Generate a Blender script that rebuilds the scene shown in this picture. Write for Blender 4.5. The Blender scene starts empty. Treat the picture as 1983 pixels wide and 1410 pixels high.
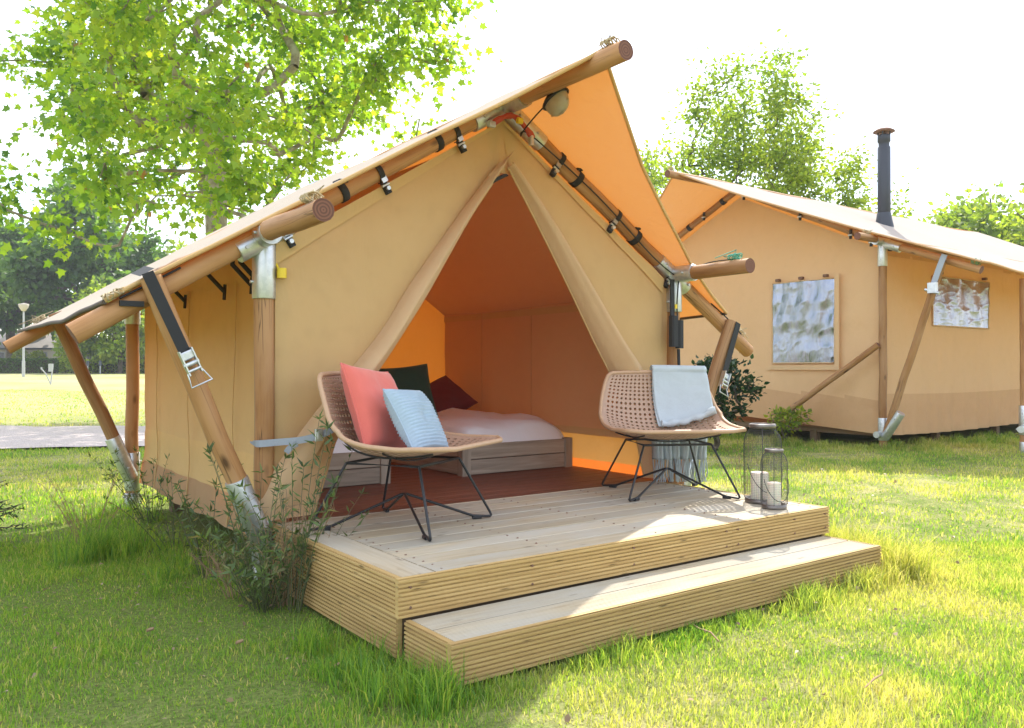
import bpy, math, random
import numpy as np
from mathutils import Vector, Matrix
random.seed(7); rng = np.random.default_rng(7)
R = math.radians
sc = bpy.context.scene
C = sc.collection

# ------------------------------------------------------------------ camera, sky, sun, exposure
CAM = (-1.4603, -2.7116, 1.0896); YAW = 0.62974; PITCH = 0.00467; FPX = 1605.28
cd = bpy.data.cameras.new('camera'); cam = bpy.data.objects.new('camera', cd); C.objects.link(cam)
cam.location = CAM
cam.rotation_euler = (math.pi/2 + PITCH, 0, -YAW)
cd.sensor_fit = 'HORIZONTAL'; cd.sensor_width = 36.0; cd.lens = 36.0*FPX/1983.0
cd.clip_start = 0.05; cd.clip_end = 2000
sc.camera = cam

SUN = Vector((0.66, 0.50, 1.0)).normalized()
w = bpy.data.worlds.new('World'); sc.world = w; w.use_nodes = True
nt = w.node_tree; nt.nodes.clear()
out = nt.nodes.new('ShaderNodeOutputWorld'); bg = nt.nodes.new('ShaderNodeBackground')
sky = nt.nodes.new('ShaderNodeTexSky'); sky.sky_type = 'NISHITA'; sky.sun_disc = False
sky.sun_elevation = math.asin(SUN.z); sky.sun_rotation = math.atan2(SUN.x, SUN.y)
sky.air_density = 1.0; sky.dust_density = 1.0; sky.ozone_density = 1.0
tc = nt.nodes.new('ShaderNodeTexCoord'); mp = nt.nodes.new('ShaderNodeMapping')
mp.inputs['Scale'].default_value = (1.0, 1.0, 3.2)
nz = nt.nodes.new('ShaderNodeTexNoise'); nz.inputs['Scale'].default_value = 2.2; nz.inputs['Detail'].default_value = 7
nz.inputs['Roughness'].default_value = 0.55; nz.inputs['Distortion'].default_value = 0.6
mr = nt.nodes.new('ShaderNodeMapRange'); mr.inputs[1].default_value = 0.36; mr.inputs[2].default_value = 0.58
mr.inputs[3].default_value = 0.10; mr.inputs[4].default_value = 0.92
mx = nt.nodes.new('ShaderNodeMix'); mx.data_type = 'RGBA'
mx.inputs[7].default_value = (5.6, 5.75, 6.1, 1)
nt.links.new(tc.outputs['Generated'], mp.inputs[0]); nt.links.new(mp.outputs[0], nz.inputs['Vector'])
nt.links.new(nz.outputs['Fac'], mr.inputs[0]); nt.links.new(mr.outputs[0], mx.inputs[0])
nt.links.new(sky.outputs[0], mx.inputs[6]); nt.links.new(mx.outputs[2], bg.inputs[0])
bg.inputs[1].default_value = 0.15
nt.links.new(bg.outputs[0], out.inputs[0])

sd = bpy.data.lights.new('sun', 'SUN'); so = bpy.data.objects.new('sun', sd); C.objects.link(so)
sd.energy = 2.9; sd.angle = R(0.55); sd.color = (1.0, 0.94, 0.85)
so.rotation_euler = SUN.to_track_quat('Z', 'Y').to_euler(); so.location = (6, 6, 12)
vs = sc.view_settings; vs.view_transform = 'Standard'; vs.look = 'None'; vs.gamma = 1; vs.exposure = 1.50
vs.use_curve_mapping = False
sc.cycles.max_bounces = 10; sc.cycles.transparent_max_bounces = 16
sc.cycles.transmission_bounces = 8; sc.cycles.diffuse_bounces = 5

HAZE = 0.0007
def cw(r, f, z=0.0):
    "a place given as metres to the right of and ahead of where the photographer stood -> world"
    c, s = math.cos(YAW), math.sin(YAW)
    return (CAM[0] + r*c + f*s, CAM[1] - r*s + f*c, z)

# ------------------------------------------------------------------ noise
def _h(ix, iy, iz):
    n = (ix.astype(np.int64)*374761393 + iy.astype(np.int64)*668265263 + iz.astype(np.int64)*2147483647) & 0xffffffff
    n = ((n ^ (n >> 13))*1274126177) & 0xffffffff
    n = ((n ^ (n >> 15))*2246822519) & 0xffffffff
    return ((n ^ (n >> 16)) & 0xffff)/65535.0
def vnoise(x, y, z=0.0):
    x, y, z = np.broadcast_arrays(np.asarray(x, float), np.asarray(y, float), np.asarray(z, float))
    ix, iy, iz = np.floor(x), np.floor(y), np.floor(z)
    fx, fy, fz = x-ix, y-iy, z-iz
    fx, fy, fz = [t*t*(3-2*t) for t in (fx, fy, fz)]
    o = 0
    for a in (0, 1):
        for b in (0, 1):
            for c in (0, 1):
                o = o + _h(ix+a, iy+b, iz+c)*(fx if a else 1-fx)*(fy if b else 1-fy)*(fz if c else 1-fz)
    return o*2-1
def fbm(x, y, z=0.0, o=3):
    s = 0; a = 1.0
    for i in range(o):
        s = s + a*vnoise(np.asarray(x)*2**i+13*i, np.asarray(y)*2**i+7*i, np.asarray(z)*2**i); a *= .5
    return s

def ground_z(x, y):
    d = np.hypot(np.asarray(x, float)-CAM[0], np.asarray(y, float)-CAM[1])
    t = np.clip((d-20)/55, 0, 1); t = t*t*(3-2*t)
    return .65*t

# ------------------------------------------------------------------ materials
MATS = {}
class NT:
    def __init__(s, name):
        s.m = bpy.data.materials.new(name); s.m.use_nodes = True; s.t = s.m.node_tree; s.t.nodes.clear()
        s.out = s.n('OutputMaterial'); MATS[name] = s.m
    def n(s, typ, **kw):
        nd = s.t.nodes.new('ShaderNode'+typ)
        for k, v in kw.items(): setattr(nd, k, v)
        return nd
    def l(s, a, b): s.t.links.new(a, b)
    def noise(s, vec, scale, detail=4, rough=.55, dist=0):
        nd = s.n('TexNoise'); nd.inputs['Scale'].default_value = scale; nd.inputs['Detail'].default_value = detail
        nd.inputs['Roughness'].default_value = rough; nd.inputs['Distortion'].default_value = dist
        if vec: s.l(vec, nd.inputs['Vector'])
        return nd.outputs['Fac']
    def mapping(s, vec, scale, loc=None):
        nd = s.n('Mapping'); nd.inputs['Scale'].default_value = scale; s.l(vec, nd.inputs[0])
        if loc is not None: s.l(loc, nd.inputs['Location'])
        return nd.outputs[0]
    def ramp(s, fac, stops):
        nd = s.n('ValToRGB'); cr = nd.color_ramp
        while len(cr.elements) < len(stops): cr.elements.new(.5)
        for e, (p, c) in zip(cr.elements, stops): e.position = p; e.color = (*c, 1)
        s.l(fac, nd.inputs[0]); return nd.outputs[0]
    def mix(s, fac, a, b, blend='MIX'):
        nd = s.n('Mix', data_type='RGBA', blend_type=blend)
        for i, v in ((0, fac), (6, a), (7, b)):
            if hasattr(v, 'is_linked'): s.l(v, nd.inputs[i])
            elif i == 0: nd.inputs[0].default_value = v
            else: nd.inputs[i].default_value = (*v, 1)
        return nd.outputs[2]
    def math(s, op, a, b=0.0):
        nd = s.n('Math', operation=op)
        for i, v in ((0, a), (1, b)):
            if hasattr(v, 'is_linked'): s.l(v, nd.inputs[i])
            else: nd.inputs[i].default_value = v
        return nd.outputs[0]
    def bump(s, h, strength=.3, dist=.01):
        nd = s.n('Bump'); nd.inputs['Strength'].default_value = strength; nd.inputs['Distance'].default_value = dist
        s.l(h, nd.inputs['Height']); return nd.outputs[0]
    def bsdf(s, col, rough=.6, metal=0, bump=None, spec=None, **kw):
        b = s.n('BsdfPrincipled')
        if hasattr(col, 'is_linked'): s.l(col, b.inputs['Base Color'])
        else: b.inputs['Base Color'].default_value = (*col, 1)
        if hasattr(rough, 'is_linked'): s.l(rough, b.inputs['Roughness'])
        else: b.inputs['Roughness'].default_value = rough
        b.inputs['Metallic'].default_value = metal
        if spec is not None: b.inputs['Specular IOR Level'].default_value = spec
        if bump: s.l(bump, b.inputs['Normal'])
        for k, v in kw.items(): b.inputs[k].default_value = v
        return b.outputs[0]
    def done(s, sh): s.l(sh, s.out.inputs[0]); return s.m
    def rnd(s): return s.n('ObjectInfo').outputs['Random']
    def obj(s): return s.n('TexCoord').outputs['Object']
    def uv(s): return s.n('TexCoord').outputs['UV']
    def geo(s): return s.n('NewGeometry').outputs['Position']

def mat_wood(name, c0, c1, c2, knots=.6, rough=.7, gscale=1.0, silver=None, vary=.25, kn=(3.4, 9), cracks=0):
    m = NT(name); r = m.rnd()
    off = m.n('CombineXYZ'); m.l(m.math('MULTIPLY', r, 37.0), off.inputs[0]); m.l(m.math('MULTIPLY', r, 53.0), off.inputs[1])
    uv = m.uv()
    g = m.mapping(uv, (2.2*gscale, 38*gscale, 1), off.outputs[0])
    n1 = m.noise(g, 1.0, 6, .62, .8)
    g2 = m.mapping(uv, (.9, 7, 1), off.outputs[0]); n2 = m.noise(g2, 1.0, 3)
    col = m.ramp(n1, [(.25, c0), (.5, c1), (.78, c2)])
    col = m.mix(m.math('MULTIPLY', n2, .45), col, c0)
    if silver: 
        n4 = m.noise(m.mapping(uv, (1.1, 3.0, 1), off.outputs[0]), 1.3, 4)
        col = m.mix(m.ramp(n4, [(.38, (0, 0, 0)), (.62, (1, 1, 1))]), col, silver)
    if knots:
        v = m.n('TexVoronoi'); v.inputs['Scale'].default_value = 1.0; m.l(m.mapping(uv, (kn[0], kn[1], 1), off.outputs[0]), v.inputs['Vector'])
        k = m.ramp(v.outputs['Distance'], [(.05, (1, 1, 1)), (.16, (0, 0, 0))])
        col = m.mix(m.math('MULTIPLY', k, knots), col, tuple(x*.28 for x in c0))
    if cracks:
        nc = m.noise(m.mapping(uv, (1.1, 26, 1), off.outputs[0]), 1.0, 2, .4, .25)
        ck = m.ramp(nc, [(.485, (0, 0, 0)), (.5, (1, 1, 1)), (.515, (0, 0, 0))])
        gate = m.ramp(m.noise(m.mapping(uv, (1.3, 4, 1), off.outputs[0]), 1.0, 2), [(.5, (0, 0, 0)), (.58, (1, 1, 1))])
        col = m.mix(m.math('MULTIPLY', m.math('MULTIPLY', ck, gate), cracks), col, (.05, .025, .012))
    br = m.math('ADD', m.math('MULTIPLY', r, vary), 1-vary/2)
    cb = m.n('CombineColor')
    for i in range(3): m.l(br, cb.inputs[i])
    col = m.mix(1.0, col, cb.outputs[0], 'MULTIPLY')
    return m.done(m.bsdf(col, rough, bump=m.bump(n1, .35, .003), spec=.3))

def mat_canvas(name, col, trans, f=.35, dirt=.12):
    m = NT(name); p = m.geo()
    n = m.noise(p, 1.4, 4); n2 = m.noise(p, 9, 3)
    weave = m.noise(m.mapping(p, (900, 900, 900)), 1, 1)
    c = m.mix(m.math('MULTIPLY', n, dirt*2), col, tuple(x*.72 for x in col))
    c = m.mix(m.math('MULTIPLY', m.ramp(n2, [(.5, (0, 0, 0)), (.8, (1, 1, 1))]), dirt), c, tuple(x*.6 for x in col))
    cr = m.math('ABSOLUTE', m.math('SUBTRACT', m.noise(m.mapping(p, (2.2, 2.2, .9)), 1.6, 3, .5, 1.6), .5))
    hgt = m.math('ADD', m.math('ADD', n2, m.math('MULTIPLY', weave, .1)), m.math('MULTIPLY', cr, 2.2))
    bp = m.bump(hgt, .30, .016)
    d = m.n('BsdfDiffuse'); m.l(c, d.inputs[0]); m.l(bp, d.inputs['Normal'])
    t = m.n('BsdfTranslucent'); t.inputs[0].default_value = (*trans, 1); m.l(bp, t.inputs['Normal'])
    x = m.n('MixShader'); x.inputs[0].default_value = f; m.l(d.outputs[0], x.inputs[1]); m.l(t.outputs[0], x.inputs[2])
    return m.done(x.outputs[0])

def mat_leaf(name, stops, trans_mul=(1.5, 1.7, .7), f=.5, rough=.45):
    m = NT(name); a = m.n('Attribute'); a.attribute_name = 'rnd'
    col = m.ramp(a.outputs['Fac'], stops)
    b = m.bsdf(col, rough, spec=.35)
    t = m.n('BsdfTranslucent'); m.l(m.mix(1.0, col, trans_mul, 'MULTIPLY'), t.inputs[0])
    x = m.n('MixShader'); x.inputs[0].default_value = f; m.l(b, x.inputs[1]); m.l(t.outputs[0], x.inputs[2])
    return m.done(x.outputs[0])

def mat_plain(name, col, rough=.6, metal=0, var=.12, scale=30, bumps=.15, **kw):
    m = NT(name); n = m.noise(m.obj(), scale, 4)
    c = m.mix(m.math('MULTIPLY', n, var*2), col, tuple(x*.55 for x in col))
    return m.done(m.bsdf(c, rough, metal, m.bump(n, bumps, .004), **kw))

mat_wood('pole_wood', (.18, .078, .028), (.36, .175, .062), (.50, .275, .115), .85, .62, .8, vary=.4, silver=(.40, .225, .105), kn=(3.0, 7), cracks=.85)
mat_wood('pole_grey', (.20, .12, .08), (.30, .18, .11), (.40, .27, .19), .5, .7, .8)
mat_wood('deck_wood', (.31, .245, .155), (.43, .36, .245), (.52, .45, .32), .55, .75, 1, silver=(.40, .37, .30), kn=(4.2, 15))
mat_wood('fascia_wood', (.31, .195, .07), (.46, .315, .125), (.57, .415, .19), .85, .7, .8, kn=(5, 26))
mat_wood('floor_wood', (.10, .03, .018), (.19, .07, .04), (.26, .11, .065), .3, .5, 1)
mat_wood('bed_wood', (.19, .15, .115), (.34, .28, .22), (.47, .40, .32), .7, .8, .7, vary=.4)
mat_wood('beam_wood', (.09, .06, .035), (.15, .10, .06), (.20, .14, .08), .3, .8, 1)
def mat_endgrain():
    m = NT('end_grain'); wv = m.n('TexWave', wave_type='RINGS', rings_direction='SPHERICAL')
    wv.inputs['Scale'].default_value = 22; wv.inputs['Distortion'].default_value = 1.2; m.l(m.uv(), wv.inputs['Vector'])
    m.done(m.bsdf(m.ramp(wv.outputs['Fac'], [(.0, (.10, .04, .025)), (1, (.20, .085, .05))]), .8))
mat_endgrain()
SAND = (.62, .435, .215)
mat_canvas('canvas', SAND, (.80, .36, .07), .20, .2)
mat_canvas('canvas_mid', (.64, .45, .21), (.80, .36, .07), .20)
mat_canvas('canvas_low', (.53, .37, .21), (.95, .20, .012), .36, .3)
mat_canvas('canvas_ceiling', (.50, .345, .235), (.85, .46, .22), .22)
mat_canvas('canvas_liner', (.66, .45, .25), (.88, .42, .13), .34)
mat_canvas('canvas_back', (.60, .36, .16), (.95, .26, .02), .45)
mat_canvas('canvas_flap', (.64, .47, .28), (.80, .42, .12), .28)
mat_canvas('canvas_roof', (.47, .43, .36), (.80, .26, .035), .20)
mat_canvas('canvas_far', (.70, .515, .30), (.85, .52, .22), .28)
mat_canvas('canvas_far_low', (.60, .42, .24), (.80, .46, .18), .28, .2)
mat_canvas('canvas_far_roof', (.46, .43, .385), (.80, .28, .04), .20)
mat_canvas('throw_fabric', (.56, .63, .67), (.56, .63, .67), .2, .1)
mat_canvas('linen', (.90, .90, .95), (.8, .8, .84), .10, .01)
def mat_galv():
    m = NT('galvanised'); v = m.n('TexVoronoi'); v.inputs['Scale'].default_value = 45; m.l(m.obj(), v.inputs['Vector'])
    n = m.noise(m.obj(), 12, 4)
    c = m.mix(v.outputs['Color'], (.50, .53, .56), (.66, .68, .70)); 
    c = m.mix(m.math('MULTIPLY', n, .4), c, (.42, .45, .48))
    m.done(m.bsdf(c, m.math('ADD', m.math('MULTIPLY', n, .25), .28), .85, m.bump(n, .15, .003)))
mat_galv()
mat_plain('black_strap', (.018, .019, .022), .75, 0, .2, 90, .4)
mat_plain('black_metal', (.025, .026, .028), .42, .3, .2, 60, .1)
mat_plain('grey_strap', (.34, .38, .45), .7, 0, .15, 120, .3)
mat_plain('dark_hem', (.10, .075, .06), .85, 0, .2, 40, .3)
mat_plain('red_strap', (.42, .05, .02), .6); mat_plain('yellow_plastic', (.75, .55, .02), .45)
mat_plain('rope', (.50, .40, .24), .9, 0, .3, 120, .6)
mat_plain('green_rope', (.10, .42, .30), .8, 0, .3, 120, .6)
mat_plain('coral_fabric', (.66, .145, .11), .9, 0, .10, 25, .25, **{'Sheen Weight': .35})
mat_plain('blue_fabric', (.34, .44, .53), .9, 0, .10, 40, .2, **{'Sheen Weight': .2})
mat_plain('green_fabric', (.026, .085, .060), .85, 0, .2, 40, .2, **{'Sheen Weight': .2})
mat_plain('maroon_fabric', (.16, .022, .018), .85, 0, .2, 40, .3)
mat_plain('rattan', (.45, .29, .20), .55, 0, .28, 70, .3)
mat_plain('rattan_rim', (.52, .33, .20), .5, 0, .25, 50, .3)
mat_plain('lantern_wire', (.09, .088, .085), .45, .6, .3, 60, .2)
mat_plain('lantern_metal', (.20, .18, .165), .4, .7, .3, 40, .2)
mat_plain('wax', (.80, .75, .62), .5, 0, .06, 14, .1, **{'Subsurface Weight': .3, 'Subsurface Scale': .02})
mat_plain('frosted', (.42, .36, .28), .3, 0, .3, 25, .2)
mat_plain('stove_pipe', (.045, .05, .065), .5, .2, .2, 6, .1)
mat_plain('rust', (.22, .12, .08), .8, .2, .4, 20, .3)
mat_plain('post_grey', (.42, .43, .44), .6, 0, .15, 6, .1)
mat_plain('soil', (.07, .05, .035), 1, 0, .4, 6, .6)
mat_plain('house_wall', (.50, .45, .38), .9, 0, .1, 1, .1); mat_plain('house_wood', (.38, .27, .15), .8, 0, .2, 2, .1)
mat_plain('house_roof', (.34, .31, .30), .9, 0, .2, 1, .2); mat_plain('house_trim', (.05, .06, .08), .6)
mat_plain('window_glass', (.02, .025, .03), .08, 0, .1, 2, .0)
def mat_foil():
    m = NT('foil'); p = m.geo(); n2 = m.noise(m.mapping(p, (15, 15, 4.5)), 1, 4, .5, .6)
    c = m.mix(n2, (.17, .19, .25), (.36, .375, .42))
    m.done(m.bsdf(c, .26, 1.0, m.bump(n2, .35, .015)))
mat_foil()
def mat_bark(name, a, b, c):
    m = NT(name); p = m.geo(); n = m.noise(p, 5, 5, .6); n2 = m.noise(m.mapping(p, (18, 18, 5)), 1, 4)
    col = m.ramp(n, [(.35, a), (.5, b), (.65, c)])
    m.done(m.bsdf(col, .85, bump=m.bump(m.math('ADD', n, n2), .5, .02)))
mat_bark('plane_bark', (.17, .135, .085), (.27, .23, .15), (.37, .34, .235))
mat_bark('dark_bark', (.06, .045, .035), (.11, .085, .06), (.16, .13, .10))
mat_leaf('plane_leaf', [(0, (.06, .14, .03)), (.25, (.14, .26, .035)), (.7, (.25, .36, .045)), (.97, (.36, .43, .06)), (1, (.30, .15, .05))], (1.75, 1.7, .5), .62)
mat_leaf('poplar_leaf', [(0, (.10, .18, .03)), (.5, (.20, .29, .04)), (1, (.32, .38, .07))], (1.7, 1.6, .6), .6)
mat_leaf('far_leaf', [(0, (.045, .10, .03)), (.5, (.085, .165, .04)), (1, (.15, .24, .055))], (1.6, 1.7, .7), .55)
mat_leaf('yellow_leaf', [(0, (.14, .20, .02)), (1, (.30, .36, .04))], (1.4, 1.4, .5), .4)
mat_leaf('hedge_leaf', [(0, (.035, .075, .015)), (.6, (.07, .14, .025)), (1, (.14, .22, .03))], (1.4, 1.5, .6), .35)
mat_leaf('laurel_leaf', [(0, (.010, .028, .012)), (.6, (.022, .055, .022)), (1, (.055, .105, .04))], (1.3, 1.5, .6), .25, .25)
mat_leaf('weed_leaf', [(0, (.06, .09, .04)), (.5, (.11, .165, .06)), (.85, (.18, .24, .09)), (1, (.32, .24, .14))], (1.3, 1.5, .6), .4)
mat_leaf('dry_stalk', [(0, (.20, .13, .07)), (1, (.36, .27, .16))], (1, 1, 1), .2)
mat_leaf('spruce_needle', [(0, (.012, .035, .014)), (1, (.045, .085, .03))], (1.2, 1.3, .7), .2)

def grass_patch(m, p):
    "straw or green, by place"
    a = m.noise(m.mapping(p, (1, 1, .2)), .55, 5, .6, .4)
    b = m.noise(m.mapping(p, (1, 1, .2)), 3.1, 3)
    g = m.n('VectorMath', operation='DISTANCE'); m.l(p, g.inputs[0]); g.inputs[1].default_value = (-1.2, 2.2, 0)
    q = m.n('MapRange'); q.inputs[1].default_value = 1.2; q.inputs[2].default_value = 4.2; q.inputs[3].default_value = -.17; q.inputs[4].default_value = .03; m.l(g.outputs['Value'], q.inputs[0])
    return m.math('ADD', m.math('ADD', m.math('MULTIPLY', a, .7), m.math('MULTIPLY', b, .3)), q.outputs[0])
def mat_grass():
    m = NT('grass_blade'); a = m.n('Attribute'); a.attribute_name = 'rnd'
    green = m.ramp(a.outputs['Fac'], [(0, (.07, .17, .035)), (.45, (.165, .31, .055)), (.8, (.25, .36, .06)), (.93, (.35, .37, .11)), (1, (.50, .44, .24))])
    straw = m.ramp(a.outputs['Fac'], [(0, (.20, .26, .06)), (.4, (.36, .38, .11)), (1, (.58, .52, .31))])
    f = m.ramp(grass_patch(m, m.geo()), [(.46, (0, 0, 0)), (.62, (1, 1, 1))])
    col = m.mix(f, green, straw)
    b = m.bsdf(col, .5, spec=.3); t = m.n('BsdfTranslucent'); m.l(m.mix(1.0, col, (1.75, 1.7, .55), 'MULTIPLY'), t.inputs[0])
    x = m.n('MixShader'); x.inputs[0].default_value = .55; m.l(b, x.inputs[1]); m.l(t.outputs[0], x.inputs[2])
    m.done(x.outputs[0])
    m = NT('lawn'); p = m.geo()
    fine = m.noise(p, 55, 5, .7); mid = m.noise(p, 7, 4)
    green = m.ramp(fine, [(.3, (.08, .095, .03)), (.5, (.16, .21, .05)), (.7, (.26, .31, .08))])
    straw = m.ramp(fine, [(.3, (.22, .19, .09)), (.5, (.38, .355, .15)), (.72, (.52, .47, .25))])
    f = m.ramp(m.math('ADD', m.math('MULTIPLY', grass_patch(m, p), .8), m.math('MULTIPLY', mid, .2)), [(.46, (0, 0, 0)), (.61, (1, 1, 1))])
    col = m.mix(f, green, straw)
    soil = m.ramp(m.noise(p, 1.9, 4, .6), [(.66, (0, 0, 0)), (.74, (1, 1, 1))])
    col = m.mix(m.math('MULTIPLY', soil, .7), col, (.21, .16, .10))
    # the mown field beyond the track is dry and pale
    cx = m.n('CameraData'); 
    d = m.n('VectorMath', operation='DISTANCE'); m.l(p, d.inputs[0]); d.inputs[1].default_value = cw(0, 0)
    far = m.n('MapRange'); far.inputs[1].default_value = 15.5; far.inputs[2].default_value = 22; m.l(d.outputs['Value'], far.inputs[0])
    big = m.noise(m.mapping(p, (1, 1, .1)), .12, 5, .6)
    pale = m.ramp(big, [(.35, (.25, .28, .09)), (.5, (.40, .38, .18)), (.65, (.46, .42, .23))])
    pale = m.mix(m.math('MULTIPLY', fine, .35), pale, (.22, .24, .08))
    m.t.nodes.remove(cx)
    col = m.mix(m.math('MULTIPLY', far.outputs[0], .85), col, pale)
    m.done(m.bsdf(col, .95, bump=m.bump(fine, .8, .03), spec=.1))
mat_grass()
def mat_gravel():
    m = NT('gravel'); v = m.n('TexVoronoi'); v.inputs['Scale'].default_value = 45; m.l(m.geo(), v.inputs['Vector'])
    n = m.noise(m.geo(), 1.5, 5)
    c = m.mix(v.outputs['Color'], (.42, .355, .325), (.58, .50, .47)); c = m.mix(m.math('MULTIPLY', n, .5), c, (.44, .36, .32))
    m.done(m.bsdf(c, .95, bump=m.bump(v.outputs['Distance'], .6, .02)))
mat_gravel()

# ------------------------------------------------------------------ mesh building
class MB:
    def __init__(s): s.v = []; s.f = []; s.uv = []; s.mi = []; s.sm = []
    def add(s, vs, fs, uvs=None, mi=0, smooth=False):
        o = len(s.v); s.v += [tuple(map(float, p)) for p in vs]
        for k, f in enumerate(fs):
            s.f.append(tuple(o+i for i in f)); s.mi.append(mi); s.sm.append(smooth)
            s.uv += list(uvs[k]) if uvs else [(0, 0)]*len(f)
        return s
    def box(s, a, b, axis=None, mi=0, bevel=0.0, M=None):
        "box from corner a to b, long axis gives the grain; edges chamfered by bevel"
        a, b = np.array(a, float), np.array(b, float); d = b-a
        if axis is None: axis = int(np.argmax(d))
        o1, o2 = [(1, 2), (0, 2), (0, 1)][axis]
        e = min(bevel, d[o1]/3, d[o2]/3)
        if e > 0: prof = [(e, 0), (d[o1]-e, 0), (d[o1], e), (d[o1], d[o2]-e), (d[o1]-e, d[o2]), (e, d[o2]), (0, d[o2]-e), (0, e)]
        else: prof = [(0, 0), (d[o1], 0), (d[o1], d[o2]), (0, d[o2])]
        return s.extrude([(p+a[o1], q+a[o2]) for p, q in prof], axis, a[axis], b[axis], mi, M)
    def extrude(s, prof, axis, t0, t1, mi=0, M=None):
        n = len(prof); o1, o2 = [(1, 2), (0, 2), (0, 1)][axis]
        if sum(prof[i][0]*prof[(i+1) % n][1]-prof[(i+1) % n][0]*prof[i][1] for i in range(n)) < 0: prof = prof[::-1]
        vs = []
        for t in (t0, t1):
            for p, q in prof:
                c = [0, 0, 0]; c[axis] = t; c[o1] = p; c[o2] = q
                if M is not None: c = M @ Vector(c)
                vs.append(tuple(c))
        fs, uv = [], []
        per = [0.0]
        for i in range(n):
            p, q = prof[i], prof[(i+1) % n]; per.append(per[-1]+math.hypot(p[0]-q[0], p[1]-q[1]))
        flip = axis != 1
        for i in range(n):
            j = (i+1) % n
            f = (i, j, n+j, n+i); u = [(t0, per[i]), (t0, per[i+1]), (t1, per[i+1]), (t1, per[i])]
            if not flip: f = f[::-1]; u = u[::-1]
            if axis == 0 or axis == 2: pass
            fs.append(f); uv.append(u)
        A = tuple(range(n)); B = tuple(range(n, 2*n))
        fs += [A if not flip else A[::-1], B[::-1] if not flip else B]
        pu = [(p[0]*.3, p[1]) for p in prof]
        uv += [pu if not flip else pu[::-1], pu[::-1] if not flip else pu]
        return s.add(vs, fs, uv, mi)
    def tube(s, pts, rad, n=10, caps=True, mi=0, cap_mi=None, wob=0.0, seed=0.0):
        pts = [Vector(p) for p in pts]
        rads = rad if hasattr(rad, '__len__') else [rad]*len(pts)
        vs, fs, uv = [], [], []; L = 0.0; Ls = []
        t0 = (pts[1]-pts[0]).normalized()
        ref = Vector((0, 0, 1)) if abs(t0.z) < .9 else Vector((1, 0, 0))
        nx = t0.cross(ref).normalized()
        for i, p in enumerate(pts):
            t = (pts[min(i+1, len(pts)-1)]-pts[max(i-1, 0)]).normalized()
            nx = (nx - t*nx.dot(t)).normalized(); ny = t.cross(nx)
            if i: L += (p-pts[i-1]).length
            Ls.append(L)
            for k in range(n):
                a = 2*math.pi*k/n
                r = rads[i]*(1+wob*math.sin(3*a+seed+L*2.1)*.5+wob*math.sin(L*5+seed*3+a))
                vs.append(p+nx*(math.cos(a)*r)+ny*(math.sin(a)*r))
        for i in range(len(pts)-1):
            for k in range(n):
                k2 = (k+1) % n
                fs.append((i*n+k, i*n+k2, (i+1)*n+k2, (i+1)*n+k))
                c0, c1 = k/n*2*math.pi*rads[i], (k+1)/n*2*math.pi*rads[i]
                uv.append([(Ls[i], c0), (Ls[i], c1), (Ls[i+1], c1), (Ls[i+1], c0)])
        s.add(vs, fs, uv, mi, True)
        if caps:
            cm = mi if cap_mi is None else cap_mi
            circ = [(math.cos(2*math.pi*k/n)*rads[0], math.sin(2*math.pi*k/n)*rads[0]) for k in range(n)]
            m = len(pts)-1
            s.add(vs[:n], [tuple(range(n))[::-1]], [circ[::-1]], cm)
            s.add(vs[m*n:], [tuple(range(n))], [circ], cm)
        return s
    def lathe(s, prof, o=(0, 0, 0), n=24, mi=0, smooth=True):
        vs = []; fs = []
        for r, z in prof:
            for k in range(n):
                a = 2*math.pi*k/n; vs.append((o[0]+r*math.cos(a), o[1]+r*math.sin(a), o[2]+z))
        for i in range(len(prof)-1):
            for k in range(n):
                k2 = (k+1) % n; fs.append((i*n+k, i*n+k2, (i+1)*n+k2, (i+1)*n+k))
        return s.add(vs, fs, None, mi, smooth)
    def grid(s, fn, nu, nv, mi=0, smooth=True, mif=None, flip=False):
        vs = [fn(i/nu, j/nv) for i in range(nu+1) for j in range(nv+1)]
        for i in range(nu):
            pass
        fs = []; ms = []; uv = []
        for i in range(nu):
            for j in range(nv):
                a = i*(nv+1)+j; f = (a, a+1, a+nv+2, a+nv+1); u = [(i/nu, j/nv), (i/nu, (j+1)/nv), ((i+1)/nu, (j+1)/nv), ((i+1)/nu, j/nv)]
                if flip: f = f[::-1]; u = u[::-1]
                fs.append(f); uv.append(u); ms.append(mif(i/nu, (j+.5)/nv) if mif else mi)
        o = len(s.mi); s.add(vs, fs, uv, 0, smooth); s.mi[o:] = ms
        return s
    def mesh(s, name, mats, origin=(0, 0, 0)):
        me = bpy.data.meshes.new(name)
        o = Vector(origin)
        me.from_pydata([tuple(Vector(p)-o) for p in s.v], [], s.f)
        ul = me.uv_layers.new(name='UVMap'); ul.data.foreach_set('uv', np.array(s.uv, float).ravel())
        for m in (mats if isinstance(mats, (list, tuple)) else [mats]): me.materials.append(MATS[m])
        me.polygons.foreach_set('material_index', s.mi); me.polygons.foreach_set('use_smooth', s.sm)
        me.update(); return me

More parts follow.
